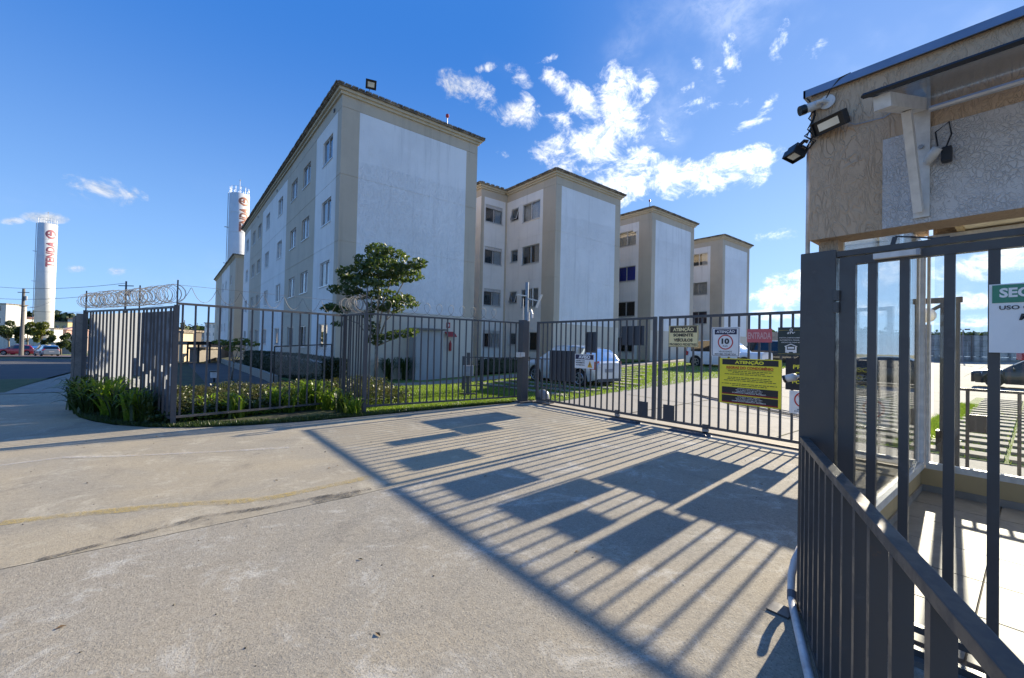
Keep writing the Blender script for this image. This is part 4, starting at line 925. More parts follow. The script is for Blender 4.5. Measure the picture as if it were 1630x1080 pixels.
# --- razor wire above the fences
def coil(fn, s0, s1, pitch, rad, wire=.006, jit=.15, n=14):
    pts = []; k = int((s1-s0)/pitch*n)
    rr = random.Random(int(s0*100)+3); rj = [rad*(1+jit*(rr.random()-.5)*2) for _ in range(k//n+3)]
    for i in range(k+1):
        s = s0+(s1-s0)*i/k; a = math.tau*i/n; c, T_, Nv = fn(s); f = (i/n) % 1; q = rj[int(i/n)]*(1-f)+rj[int(i/n)+1]*f
        pts.append(c+Nv*math.cos(a)*q+Vector((0, 0, 1))*(math.sin(a)*q)+T_*math.sin(a*.5)*pitch*.3)
    return pts
def along(pts, z):
    P = np.array(pts, float); d = np.r_[0, np.cumsum(np.linalg.norm(np.diff(P, axis=0), axis=1))]
    def fn(s):
        x, y = np.interp(s, d, P[:, 0]), np.interp(s, d, P[:, 1]); e = 1e-2; x2, y2 = np.interp(min(s+e, d[-1]), d, P[:, 0]), np.interp(min(s+e, d[-1]), d, P[:, 1]); x1, y1 = np.interp(max(s-e, 0), d, P[:, 0]), np.interp(max(s-e, 0), d, P[:, 1])
        T_ = Vector((x2-x1, y2-y1, 0)).normalized(); return Vector((x, y, z)), T_, Vector((-T_.y, T_.x, 0))
    return fn, d[-1]
fn, Lc = along(CURV, 2.42)
rw = thing('razor_wire', 'dense shiny razor wire coils on top of the curved fence', 'razor wire', (.11, 9.87, 2.2)); MB().tube(coil(fn, 0, Lc, .10, .17), .0045, 4).build('coil', RAZ, rw); MB().tube(coil(fn, .25*Lc, Lc, .13, .12), .0045, 4).build('coil', RAZ, rw)
for k in (0, 3, 7): MB().box(CURV[k][0]-.012, CURV[k][0]+.012, CURV[k][1]-.012, CURV[k][1]+.012, 2.19, 2.66).build('stay', FENCE, rw)
fn, Lc = along([C0, (3.28, 10.5)], 2.42)
def wave(fn, L_, n, amp, base, loops):
    pts = []
    for i in range(n*16+1):
        s = L_*i/(n*16); a = math.tau*i/16; c, T_, Nv = fn(s); pts.append(Vector((c.x, c.y, base))+T_*(math.sin(a)*loops)+Vector((0, 0, amp*(.5-.5*math.cos(a))))+Nv*math.sin(a)*.04)
    return pts
rw = thing('razor_wire', 'sparse stretched razor wire loops above the long fence panel', 'razor wire', (.11, 9.87, 2.25)); MB().tube(wave(fn, Lc, 8, .26, 2.28, .05), .0045, 4).build('coil', RAZ, rw); MB().tube([fn(0)[0]+Vector((0, 0, .15)), fn(Lc)[0]+Vector((0, 0, .15))], .003, 4).build('wire', RAZ, rw)
fn, Lc = along([(3.43, 9.5), (3.28, 10.5)], 2.48)
rw = thing('razor_wire', 'bright tangled razor wire coil at the front fence corner before the tree', 'razor wire', (3.4, 9.9, 2.27)); MB().tube(coil(fn, 0, Lc, .11, .20, jit=.3), .006, 4).tube(coil(fn, .3, Lc, .16, .15, jit=.3), .006, 4).build('coil', RAZ, rw); MB().box(3.42, 3.445, 9.49, 9.515, 2.2, 2.85).build('stay', FENCE, rw)
fn, Lc = along([(3.43, 9.5), (7.70, 9.27)], 2.42)
rw = thing('razor_wire', 'thin open razor wire loops above the fence panel right of the tree', 'razor wire', (3.6, 9.5, 2.27)); MB().tube(wave(fn, 3.6, 11, .30, 2.29, .17), .0045, 4).build('coil', RAZ, rw)

# concrete post at the far left end
o = MB(); cx0, cy0 = CURV[-1]; o.box(cx0-.16, cx0+.02, cy0+.02, cy0+.2, -.1, 2.12).box(cx0-.22, cx0-.17, cy0+.05, cy0+.2, -.1, 2.05); tag(recenter(o.build('concrete_post', OLDC)), 'rough weathered concrete post at the far left end of the fence', 'post')

# ================================================================== GATEHOUSE
PX = 3.14; YC = .93
gh = thing('gatehouse', 'tan rendered gatehouse with glazed sides and a blue grey roof edge at the right', 'gatehouse', (PX, YC, 0))
wl = MB(); WY = -3.2
wl.box(PX, PX+.2, WY, YC-.02, 2.31, 3.23)                        # street fascia
wl.build('fascia', FTAN, gh)
MB().box(PX+.201, 7.0, YC-.12, YC-.02, 3.02, 3.22).build('side_fascia', FTAN, gh)
MB().box(6.85, 7.0, WY, YC-.171, 2.98, 3.23).build('rear_fascia', FTAN, gh)
MB().box(PX-.006, PX-.0005, WY, .555, 2.312, 2.822).build('repaired_render', FWHT, gh)
fl_ = MB(); fl_.box(PX-.025, 7.05, WY, YC+.010, 3.232, 3.245).box(PX-.035, PX-.023, WY, YC+.010, 3.222, 3.268).box(PX-.035, 7.05, YC+.0, YC+.012, 3.222, 3.268); fl_.build('roof_flashing', FLASH, gh)
MB().box(PX+.2, 6.85, WY, .50, 3.1, 3.2).build('roof', CEIL, gh)
MB().box(4.3, 6.849, WY, .50, 3.0, 3.04).build('ceiling', CEIL, gh)
MB().add([(PX+.201, .50, 2.33), (PX+.201, WY, 2.33), (4.3, WY, 3.0), (4.3, .50, 3.0)], [(0, 1, 2, 3)]).build('sloping_soffit', CEIL, gh)
MB().beam((PX+.18, .53, 2.36), (4.3, .53, 3.03), .06, .09).beam((4.28, .53, 3.03), (6.85, .53, 3.03), .06, .09).build('soffit_edge_beam', YTAN, gh)
MB().tube([(3.58, .08, 2.462), (3.585, .08, 2.48)], .06, 18).tube([(3.575, .08, 2.455), (3.58, .08, 2.464)], .04, 18, 1).build('downlight', [WMETAL, GREYP], gh)
MB().box(3.22, 3.34, YC-.15, YC-.05, 0, 2.31).build('corner_column', FTAN, gh)
# low side and rear walls, glazing
MB().box(3.42, 6.98, YC-.09, YC-.0, -.02, .30).build('side_wall', YTAN, gh)
MB().box(6.80, 6.98, WY, YC-.091, -.02, .30).build('rear_wall', YTAN, gh)
for nm, bx in (('side_window', ((3.46, 6.80, .84-.03, .84+.03, .30, .37), (6.765, 6.80, .81, .87, .37, 2.92), (3.46, 3.50, .81, .87, .37, 2.92))),
               ('rear_window', ((6.80, 6.86, WY, .80, .30, .37), (6.80, 6.86, WY, .80, 2.92, 2.98), (6.80, 6.86, .775, .80, .37, 2.92), (6.80, 6.86, -1.3, -1.24, .37, 2.92)))):
    fr = MB()
    for b_ in bx: fr.box(*b_)
    fo = fr.build(nm, WMETAL, gh)
    if nm == 'side_window':
        for x0, x1, y in ((3.5, 4.62, .835), (4.58, 5.7, .842), (5.66, 6.74, .835)): MB().box(x0, x1, y-.003, y+.003, .37, 2.92).build('pane', CLEAR, fo)
    else:
        for a, c in ((-.2, .74), (-1.24, -.22), (WY, -1.3)): MB().box(6.827, 6.833, a, c, .37, 2.92).build('pane', CLEAR, fo)
MB().box(6.76, 6.80, .875, .925, .3, 3.0).build('corner_trim', YTAN, gh)
# tiled floor
slab = MB().box(3.02, 6.80, WY, YC-.09, -.02, .03).build('floor', GROUT, gh)
tl = MB().box(-.2965, .2965, -.2965, .2965, 0, .012).mesh('tile', TILE)
for i in range(7):
    for j in range(7):
        x = 3.2+.31+i*.604; y = YC-.1-.30-j*.604
        if x+.3 > 6.83: continue
        link('tile', tl, slab, (x-PX, y-YC, .03+rng.uniform(0, .0012)))
MB().box(3.18, 6.79, .822, .836, .042, .115).box(6.78, 6.795, WY, .82, .042, .115).build('skirting', TILE, gh)
# steel door frame and the barred leaf
dr = thing('steel_door', 'dark grey steel bar door and frame hung on a thick square post', 'door', (PX-.05, YC, 0))
DX = PX-.06
MB().box(DX-.02, DX+.16, .75, .932, 0, 2.215).build('post', RAILP, dr, bevel=.005)
MB().box(DX-.01, DX+.05, -1.2, .75, 2.172, 2.204).build('head_beam', RAILP, dr)
MB().box(DX-.008, DX+.035, -1.15, .735, 2.118, 2.164).build('leaf_top_rail', RAILP, dr)
for z0 in (.03, .15): MB().box(DX-.008, DX+.03, -1.15, .66, z0, z0+.035).build('leaf_bottom_rail', RAILP, dr)
MB().box(DX-.008, DX+.035, .66, .735, .03, 2.118).build('leaf_stile', RAILP, dr)
bm_ = MB().box(-.016, .016, -.02, .02, 0, 2.053).mesh('bar', RAILP)
for y in (.585, .45, .28, .13, -.03, -.18, -.34, -.5, -.66, -.82): link('bar', bm_, dr, (DX+.012-(PX-.05), y-YC, .065))
MB().tube([(DX-.02, .745, 1.84), (DX-.02, .745, 1.90)], .016, 10).tube([(DX-.02, .745, 1.91), (DX-.02, .745, 1.97)], .018, 10).build('hinge', RAILP, dr)
MB().box(DX-.045, DX-.008, .385, .575, 2.128, 2.158).box(DX-.047, DX-.044, .385, .40, 2.126, 2.16, 1).build('door_closer', [WMETAL, GREYP], dr)
MB().beam((DX+.0, .50, 2.204), (DX+.0, .49, 2.245), .010, .02).tube([(DX+.0, .49, 2.248), (DX+.02, .40, 2.23), (DX+.01, .34, 2.212)], .0045, 6).box(DX-.005, DX+.012, .28, .35, 2.204, 2.212).build('closer_arm', DARKP, dr)
# sign on the door bars
t, W, H_ = sign('white sign with green heading SEGURANÇA on the steel bars at the right edge', .145, -.26, 1.945, 1.62, SWHT, x=DX-.022)
MB().plate((-.0045, 0, .115), U_, V_, N_, .385, .085, .002).build('heading_band', SG2, t, local=True)
stx(t, 'SEGURANÇA', .0, .115, .34, .055, SWHT, .04); stx(t, 'USO OBRIGATÓRIO DE', .0, .052, .34, .024, STXT, .02); stx(t, 'MÁSCARA', .0, .008, .22, .038, STXT, .04, .2)
ring(t, 0, -.075, .052, .056, STXT, 32, .8, name='mask_symbol')

# canopy over the door with its bracket
cp = thing('canopy', 'smoked awning sheet on a white steel bracket fixed to the gatehouse fascia', 'awning', (PX, .42, 2.35))
MB().box(PX-.02, PX-.007, .36, .425, 2.34, 3.04).build('wall_plate', WMETAL, cp)
MB().beam((PX-.02, .40, 2.945), (2.46, .44, 2.735), .06, .06).build('arm', WMETAL, cp)
MB().beam((2.86, .415, 2.83), (PX-.04, .40, 2.37), .036, .045).build('strut', WMETAL, cp)
cs = MB(); xs = np.linspace(PX-.01, 2.42, 9)
def cz(x): return 2.985-(PX-x)*.30-.03*math.sin((PX-x)/.72*math.pi)*-1
for i in range(8):
    cs.add([(xs[i], .50, cz(xs[i])), (xs[i+1], .50, cz(xs[i+1])), (xs[i+1], -2.2, cz(xs[i+1])), (xs[i], -2.2, cz(xs[i]))], [(0, 1, 2, 3)])
cs.build('sheet', SMOKE, cp)
MB().tube([(2.42, .50, cz(2.42)), (2.42, -2.2, cz(2.42))], .012, 6).tube([(xs[i], .50, cz(xs[i])) for i in range(9)], .008, 6).build('edge_trim', BLACK, cp)
MB().tube([(PX-.05, .36, 2.90), (PX-.05, -2.2, 2.90)], .016, 8).build('tube', ALU, cp)
for z in (2.40, 2.72, 2.97): MB().tube([(PX-.03, .395, z), (PX-.018, .395, z)], .012, 6).build('bolt', GALV, cp)
ps = thing('motion_sensor', 'small white sensor with a black cap on a cable by the awning bracket', 'sensor', (PX-.05, .34, 2.62))
MB().tube([(PX-.03, .37, 2.62), (PX-.05, .345, 2.655), (PX-.06, .325, 2.68)], [.018, .026, .022], 10).build('body', WMETAL, ps, smooth=True); MB().box(PX-.06, PX-.02, .275, .315, 2.60, 2.68).build('cap', BLACK, ps, bevel=.008)
MB().tube([(PX-.03, .30, 2.68), (PX-.02, .28, 2.75), (PX-.012, .29, 2.82), (PX-.02, .34, 2.78), (PX-.03, .33, 2.70)], .004, 5).build('cable', BLACK, ps)
# camera, floodlights, conduit
cc = thing('security_camera', 'white bullet security camera on the upper corner of the gatehouse', 'camera', (PX-.05, .84, 3.13))
MB().tube([(PX-.003, .82, 3.155), (PX-.018, .82, 3.155)], .042, 16).build('mount', WMETAL, cc); MB().tube([(PX-.015, .82, 3.155), (PX-.06, .835, 3.15), (PX-.07, .86, 3.145)], .013, 8).build('neck', WMETAL, cc)
MB().tube([(PX-.02, .86, 3.155), (PX-.07, .925, 3.13)], .027, 16).build('housing', WMETAL, cc, smooth=False); MB().tube([(PX-.066, .920, 3.132), (PX-.085, .945, 3.122)], .030, 16).build('lens_hood', BLACK, cc)
floodlight('slim black floodlight tilted down on the gatehouse fascia below the camera', (PX-.06, .79, 2.995), (-1., .35, -.55), (.19, .085), arm=(.05, -.02, 0))
floodlight('black floodlight seen from the side, sticking out left of the gatehouse corner', (PX+.0, .995, 2.895), (-.35, .25, -1.), (.11, .085), arm=(.04, -.06, .07))
wr = thing('camera_cables', 'tangle of black cables hanging between the camera and the floodlights', 'cables', (PX-.02, .9, 3.0))
for k in range(4):
    a = random.Random(k); pts = [(PX-.02+a.uniform(-.02, .01), .86+a.uniform(-.02, .03), 3.15)]
    for z in (3.08, 3.02, 2.97, 2.92): pts.append((PX-.03+a.uniform(-.02, .02), .90+a.uniform(-.035, .04), z))
    MB().tube(pts+[(PX+.02, .95, 2.88)], .0045, 5).build('cable', BLACK, wr)
MB().tube([(PX-.05, .77, 3.01), (PX-.008, .68, 2.96), (PX-.008, .55, 2.95), (PX-.012, .47, 2.99)], .0035, 5).build('cable', GREYP, wr)
MB().tube([(PX-.012, .83, 3.17), (PX-.03, .80, 3.215), (PX-.04, .75, 3.262), (PX-.03, .70, 3.272)], .0035, 5).build('cable', BLACK, wr)
pc = tag(recenter(MB().tube([(PX+.06, .935, 2.2), (PX+.06, .935, 2.95)], .013, 10).build('conduit', PVC, smooth=True)), 'thin pale conduit pipe running down the gatehouse corner', 'pipe')

# ================================================================== FOREGROUND HANDRAIL
hr = thing('handrail', 'dark painted steel handrail with square bars running towards the viewer at lower right', 'handrail', (3.08, .93, 0))
A_, B_ = Vector((3.09, .915, 0)), Vector((.72, -.155, 0)); dv = (B_-A_).normalized()
MB().beam(A_+Vector((0, 0, 1.062)), B_+Vector((0, 0, 1.062)), .045, .036).build('top_rail', RAILP, hr, bevel=.003)
MB().beam(A_+Vector((0, 0, .06)), B_+Vector((0, 0, .06)), .04, .03).build('bottom_rail', RAILP, hr)
ang = math.atan2(dv.y, dv.x); bm_ = MB().box(-.015, .015, -.023, .023, 0, .97).mesh('bar', RAILP)
TB = [.117, .245, .382, .522, .655, .799, .944, 1.109, 1.281, 1.455, 1.66, 1.90, 2.18, 2.45]; nb_ = len(TB)
for k in range(nb_):
    p = A_+dv*TB[k]; link('bar', bm_, hr, (p.x-3.08, p.y-.93, .075), ang)
MB().box(-.06, .06, -.06, .06, .0, .012).build('base_plate', RAILP, hr, local=True).location = (-.10, .06, 0)
ppv = thing('drain_pipes', 'pair of scuffed white plastic pipes on the ground along the handrail foot', 'pipe', (3.0, 1.0, 0))
MB().tube([(3.30, .985, .30), (3.24, 1.0, .22), (3.19, 1.0, .15), (3.12, .98, .05), (3.0, .93, .035), (2.6, .755, .035), (2.2, .58, .035), (1.5, .27, .035)], .022, 12).build('pipe', PVC, ppv, smooth=True)
MB().tube([(3.13, .978, .075), (3.09, .965, .04)], .027, 12).build('coupling', simple('grey_coupling', (.12, .12, .13), .5), ppv)
MB().tube([(3.08, .90, .03), (2.6, .70, .02), (1.9, .38, .02)], .011, 8).build('pipe', PVC, ppv, smooth=True)

# ================================================================== VEGETATION
def tree_thing(name, label, base, trunks, blobs, leaf, mat, cat='tree', group=None, dens=1.):
    t = thing(name, label, cat, base, group=group); mb = MB()
    for pts, r0, r1 in trunks: mb.tube([Vector(p) for p in pts], [r0+(r1-r0)*i/(len(pts)-1) for i in range(len(pts))], 7)
    mb.build('trunk', BARK, t, smooth=True)
    C = np.concatenate([blob(c, r, int(n*dens), .45) for c, r, n in blobs]); V, Fc = leafmesh(C, leaf); arrobj('crown', V, Fc, mat, t); return t
D0 = 15.6
def pp(x, y, dd=0.): return atd(x, y, D0+dd)
BL = [(604, 398, 24, 12, 0, 300), (625, 408, 30, 12, .3, 330), (590, 416, 30, 14, -.2, 420), (565, 434, 32, 13, .1, 420), (612, 428, 40, 18, -.3, 900), (645, 428, 30, 12, .2, 420), (665, 420, 16, 10, 0, 200),
      (650, 440, 26, 10, -.3, 300), (600, 446, 46, 12, .3, 520), (585, 452, 30, 8, -.6, 240), (555, 446, 18, 9, .2, 150), (548, 462, 30, 9, 0, 280), (570, 470, 22, 8, .4, 180), (528, 489, 14, 6, .1, 110), (522, 492, 12, 5, -.1, 70), (545, 494, 14, 6, .2, 90), (538, 516, 10, 5, 0, 60),
      (610, 470, 34, 12, .2, 330), (640, 482, 30, 10, -.2, 300), (622, 492, 24, 8, .2, 190), (600, 488, 18, 9, 0, 150), (585, 500, 12, 8, .1, 90), (648, 476, 12, 8, .2, 90),
      (640, 532, 26, 7, .1, 200), (618, 536, 18, 6, -.1, 120), (655, 528, 12, 6, 0, 70), (596, 540, 14, 12, .1, 120), (592, 520, 12, 12, 0, 90)]
k_ = D0/F
bl3 = [(pp(x, y, dd), (rx*k_*.95, .75*(rx*k_)+.25, ry*k_*.85), int(n*.78)) for x, y, rx, ry, dd, n in BL]
tb = onZ(598, 610, .04)
J = pp(599, 552)
tr_ = [([tb, pp(599, 580), J], .075, .06)]
for tgt, via, r in (((604, 400), (603, 470), .05), ((660, 425), (625, 480), .035), ((560, 440), (585, 490), .035), ((530, 490), (570, 515), .025), ((655, 530), (625, 540), .025), ((640, 480), (615, 510), .03), ((545, 462), (580, 500), .025), ((620, 420), (610, 480), .04)):
    tr_.append(([J, pp(*via, rng.normal()*.2), (np.array(pp(*via))+np.array(pp(*tgt)))/2+rng.normal(size=3)*.08, pp(*tgt, rng.normal()*.3)], r, .008))
tree_thing('garden_tree', 'young round crowned broadleaf tree with a slender pale trunk before the nearest block', tuple(tb), tr_, bl3, .15, LEAF)
# small sparse tree on the shaded side lawn
s0 = np.array([2.0, 19.6, 0.]); tops = [atd(x, y, 16.4) for x, y in ((352, 545), (365, 548), (385, 542), (400, 548), (372, 556))]
fk = atd(372, 578, 16.4)
tree_thing('sapling', 'small sparse sapling with yellowish leaves on the shaded side lawn', tuple(atd(368, 604, 16.6)), [([atd(368, 606, 16.5), fk], .035, .03)]+[([fk, (fk+t_)/2+rng.normal(size=3)*.05, t_], .02, .005) for t_ in tops],
           [(t_, (.32, .32, .10), 90) for t_ in tops], .11, LEAFY)

# strap-leaved plants
def clump(p, h, n, label, mat=STRAP, group='strap leaved plants along the fence'):
    V = []; Fs = []
    for i in range(n):
        a = rng.uniform(0, 6.28); up = rng.uniform(.55, 1.0)*h; out_ = rng.uniform(.25, .95)*h*(1.25-.5*up/h); w0 = rng.uniform(.014, .026); b0 = len(V); sg = 6
        ca, sa = math.cos(a), math.sin(a); ox, oy = rng.normal(size=2)*.06
        for k in range(sg+1):
            s = k/sg; r = out_*s**1.3; z = up*(math.sin(s*math.pi*.62)/.95)*(1-.18*s*s); ww = w0*(1-s**2.5)+.002; r += .02
            cx_, cy_ = p[0]+ox+ca*r, p[1]+oy+sa*r
            V += [(cx_-sa*ww, cy_+ca*ww, p[2]+z), (cx_, cy_, p[2]+z-ww*.35), (cx_+sa*ww, cy_-ca*ww, p[2]+z)]
        for k in range(sg):
            q = b0+k*3; Fs += [(q, q+1, q+4, q+3), (q+1, q+2, q+5, q+4)]
    me = bpy.data.meshes.new('strap_leaf_plant'); me.from_pydata(V, [], Fs); me.materials.append(mat); me.polygons.foreach_set('use_smooth', [True]*len(Fs))
    o = link('strap_leaf_plant', me); c = np.array(p); vv = np.array(V)-c; me.vertices.foreach_set('co', vv.ravel()); me.update(); o.location = p; return tag(o, label, 'plant', group)
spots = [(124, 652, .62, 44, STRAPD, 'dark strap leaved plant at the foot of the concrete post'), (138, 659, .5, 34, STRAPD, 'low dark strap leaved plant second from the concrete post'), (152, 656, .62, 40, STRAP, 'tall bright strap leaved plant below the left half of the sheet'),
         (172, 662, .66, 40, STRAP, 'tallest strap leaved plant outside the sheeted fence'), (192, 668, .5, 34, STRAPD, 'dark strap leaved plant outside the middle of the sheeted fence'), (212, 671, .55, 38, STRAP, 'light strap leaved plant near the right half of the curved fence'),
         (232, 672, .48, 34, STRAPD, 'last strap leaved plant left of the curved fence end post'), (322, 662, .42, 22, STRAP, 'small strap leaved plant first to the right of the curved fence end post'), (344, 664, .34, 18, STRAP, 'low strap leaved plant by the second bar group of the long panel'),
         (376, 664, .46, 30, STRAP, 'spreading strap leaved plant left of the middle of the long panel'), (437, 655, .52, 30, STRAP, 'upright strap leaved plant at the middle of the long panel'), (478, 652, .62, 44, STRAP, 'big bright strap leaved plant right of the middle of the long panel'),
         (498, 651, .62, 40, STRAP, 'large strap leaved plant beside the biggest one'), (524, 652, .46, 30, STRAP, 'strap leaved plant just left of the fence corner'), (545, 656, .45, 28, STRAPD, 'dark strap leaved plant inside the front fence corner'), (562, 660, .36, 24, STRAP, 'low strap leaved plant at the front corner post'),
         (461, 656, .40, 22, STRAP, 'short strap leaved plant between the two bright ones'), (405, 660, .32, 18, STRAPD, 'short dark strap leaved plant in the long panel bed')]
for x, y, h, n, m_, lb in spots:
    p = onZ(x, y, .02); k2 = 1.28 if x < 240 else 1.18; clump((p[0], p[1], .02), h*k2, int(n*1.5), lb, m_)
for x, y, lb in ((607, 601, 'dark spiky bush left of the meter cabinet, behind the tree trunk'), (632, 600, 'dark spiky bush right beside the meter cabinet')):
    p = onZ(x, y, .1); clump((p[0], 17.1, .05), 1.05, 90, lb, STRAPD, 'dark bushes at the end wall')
# mixed ground cover in the bed (nobody could count the plants)
def cover(name, P, h, n, size, mat, kind='stuff'):
    C = np.c_[P, np.zeros(len(P))]; bump_ = .5+.5*np.sin(P[:, 0]*4.1+np.cos(P[:, 1]*3.3)*2)*np.cos(P[:, 1]*3.7); C[:, 2] = .03+h*(.45+.55*bump_)*rng.random(len(P))**.6
    V, Fc = leafmesh(C, size); o = arrobj(name, V, Fc, mat); return tag(o, kind=kind)
def inbed(n, x0, x1, y0, y1, extra=lambda x, y: True):
    P = np.c_[rng.uniform(x0, x1, n), rng.uniform(y0, y1, n)]; return P[[bool(extra(x, y)) for x, y in P]]
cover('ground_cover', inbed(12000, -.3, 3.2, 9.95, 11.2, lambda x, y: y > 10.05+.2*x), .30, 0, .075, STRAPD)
cover('ground_cover', inbed(26000, .1, 3.2, 10.3, 13.4, lambda x, y: y > 10.35+.2*x), .52, 0, .05, COVER)
cover('ground_cover', inbed(9000, -.9, .6, 10.6, 13.4, lambda x, y: x+.55*(y-10.3) > .15), .5, 0, .05, COVER)
cover('ground_cover', inbed(9000, 3.5, 4.9, 10.0, 13.4), .62, 0, .055, COVER)
cover('ground_cover', inbed(5000, .2, 3.2, 9.98, 10.6, lambda x, y: y > 9.95+.2*x), .16, 0, .05, STRAP)
# clipped hedge below the windows
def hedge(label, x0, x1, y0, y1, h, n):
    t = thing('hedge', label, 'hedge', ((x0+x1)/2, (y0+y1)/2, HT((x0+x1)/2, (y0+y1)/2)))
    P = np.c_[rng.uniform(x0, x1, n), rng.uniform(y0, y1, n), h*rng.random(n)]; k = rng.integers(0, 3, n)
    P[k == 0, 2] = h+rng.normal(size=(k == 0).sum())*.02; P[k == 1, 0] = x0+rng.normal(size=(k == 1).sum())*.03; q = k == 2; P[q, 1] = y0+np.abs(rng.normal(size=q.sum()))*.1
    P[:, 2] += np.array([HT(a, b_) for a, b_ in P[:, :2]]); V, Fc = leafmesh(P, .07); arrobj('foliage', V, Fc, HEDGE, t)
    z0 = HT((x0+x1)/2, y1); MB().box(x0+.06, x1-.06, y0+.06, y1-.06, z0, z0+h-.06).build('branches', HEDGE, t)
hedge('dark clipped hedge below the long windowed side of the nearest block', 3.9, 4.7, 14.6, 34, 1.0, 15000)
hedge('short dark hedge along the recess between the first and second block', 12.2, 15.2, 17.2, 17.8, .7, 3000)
# ramp rail with chain link, curb, garden lamp
rr_ = thing('ramp_railing', 'low black railing with wire mesh above the hedge on the side lawn', 'railing', tuple(atd(437, 600, 13.5)))
a_, b_ = Vector(atd(437, 552, 13.4)), Vector(atd(528, 548.5, 14.0)); r_ = MB(); r_.beam(a_, b_, .035, .035); r_.build('top_rail', BLACK, rr_)
for q in (a_, b_): MB().beam(q, (q.x, q.y, 0.02), .035, .035).build('post', BLACK, rr_)
ms = MB(); n = 34
for i in range(-10, n):
    for sgn in (1, -1):
        u0, u1 = i/n, (i+10)/n; c0, c1 = max(0, u0), min(1, u1)
        if c1 <= c0: continue
        f0, f1 = (c0-u0)/(u1-u0), (c1-u0)/(u1-u0); zf = (lambda f: .35+.65*f) if sgn > 0 else (lambda f: 1.-.65*f)
        pa, pb = a_.lerp(b_, c0), a_.lerp(b_, c1); ms.beam((pa.x, pa.y, pa.z*zf(f0)), (pb.x, pb.y, pb.z*zf(f1)), .005, .005)
ms.build('wire_mesh', GALV, rr_)
cb = MB(); P0, P1 = Vector((3.0, 17.2, 0)), Vector((3.6, 56, 0))
for i in range(12):
    q0, q1 = P0.lerp(P1, i/12), P0.lerp(P1, (i+1)/12); cb.beam((q0.x, q0.y, HT(q0.x, q0.y)+.16), (q1.x, q1.y, HT(q1.x, q1.y)+.16), .14, .34)
tag(recenter(cb.build('garden_kerb', WALK)), 'long low concrete kerb beside the shaded side path', 'kerb')
strip('side_path', [(1.0, 16.5), (1.2, 56)], [(2.9, 16.5), (3.4, 56)], 14, 2, .02, ASPH)
gl_ = thing('garden_lamp', 'small square white garden lamp low in the bed behind the long panel', 'lamp', tuple(atd(341, 608, 15.5))); q = atd(341, 597, 15.5)
MB().box(q[0]-.03, q[0]+.03, q[1]-.03, q[1]+.03, 0, q[2]-.1).build('stem', BLACK, gl_); MB().box(q[0]-.11, q[0]+.11, q[1]-.11, q[1]+.11, q[2]-.11, q[2]+.12).build('lamp_body', WMETAL, gl_, bevel=.02); MB().box(q[0]-.14, q[0]+.14, q[1]-.14, q[1]+.14, q[2]+.12, q[2]+.15).build('cap', BLACK, gl_)
# ================================================================== LOW INNER FENCE, PORTAL, BARRIERS
t = thing('low_fence', 'low grey pedestrian fence on the lawn behind the gate post', 'fence', (7.9, 12.3, 0)); a_, b_ = Vector((7.86, 12.35, 0)), Vector((10.6, 10.2, 0)); dv = (b_-a_); n = 17
for z in (.2, 1.17): MB().beam(a_+Vector((0, 0, z)), b_+Vector((0, 0, z)), .035, .035).build('rail', FENCE, t)
for k in range(n+1): p = a_+dv*k/n; link('picket', picket(.95), t, (p.x-7.9, p.y-12.3, .21), math.atan2(dv.y, dv.x))
for k in (0, 3, 17): p = a_+dv*k/17; MB().box(p.x-.04, p.x+.04, p.y-.04, p.y+.04, 0, 1.2).build('post', FENCE, t)
t = thing('call_post', 'grey metal box on a short post at the left end of the low fence', 'post', (7.3, 11.2, 0)); MB().box(7.26, 7.34, 11.16, 11.24, 0, 1.35).build('post', FENCE, t); MB().box(7.16, 7.44, 11.1, 11.3, .62, .95).build('box', GREYP, t, bevel=.01); MB().box(7.12, 7.5, 11.0, 11.4, .0, .08).build('foot', BLACK, t)
t = thing('pedestrian_portal', 'dark steel pedestrian portal frame behind the gatehouse, seen through the glass', 'portal', (7.9, .8, 0))
MB().box(7.86, 7.94, .60, 1.18, 2.29, 2.36).build('beam', FENCE, t); MB().box(7.86, 7.94, .74, .80, 0, 2.29).build('post', DARKP, t); MB().box(7.86, 7.94, .62, .67, 0, 2.29).build('post', DARKP, t); MB().beam((7.9, 1.0, 2.12), (7.9, .78, 2.27), .03, .04).build('brace', FENCE, t); MB().box(7.82, 7.98, .77, .83, .35, .62).build('lock_box', BLACK, t)
t = thing('globe_lamp', 'round white globe lamp on a thin grey pole behind the gatehouse glass', 'lamp', (7.7, .92, 0)); MB().tube([(7.7, .89, 0), (7.7, .89, 2.0)], .028, 8).build('pole', GALV, t)
vs = MB(); vs.tube([(7.7, .93, 2.03), (7.7, .93, 2.05), (7.7, .93, 2.09), (7.7, .93, 2.14), (7.7, .93, 2.19), (7.7, .93, 2.21)], [.05, .09, .115, .115, .09, .05], 16); vs.build('globe', simple('opal_glass', (.75, .73, .64), .3), t, smooth=True)
t = thing('low_barrier', 'low grey rail barrier between the gatehouse and the car park', 'barrier', (8.6, .6, 0)); 
MB().box(8.58, 8.62, -2.5, .68, 1.12, 1.155).build('top_rail', FENCE, t); MB().box(8.58, 8.62, .36, .58, .56, .80).build('plate', FENCE, t)
for y in (.60, .38, .14, -.3, -.8, -1.3): MB().box(8.585, 8.615, y-.018, y+.018, .03, 1.12).build('post', FENCE, t)
t = thing('drain_grate', 'long slotted drain grate crossing the car park slab', 'drain', (12, 3.6, 0)); a_, b_ = Vector((13.3, 7.0, 0)), Vector((11.05, .9, 0)); fr = MB(); wv = Vector((.94, -.35, 0))*.13
for s_ in (-1, 1): fr.beam(a_+wv*s_+Vector((0, 0, HT(13, 7)*.6+.06)), b_+wv*s_+Vector((0, 0, .05)), .02, .03)
fr.build('frame', GALV, t); sl_ = MB(); n = 110
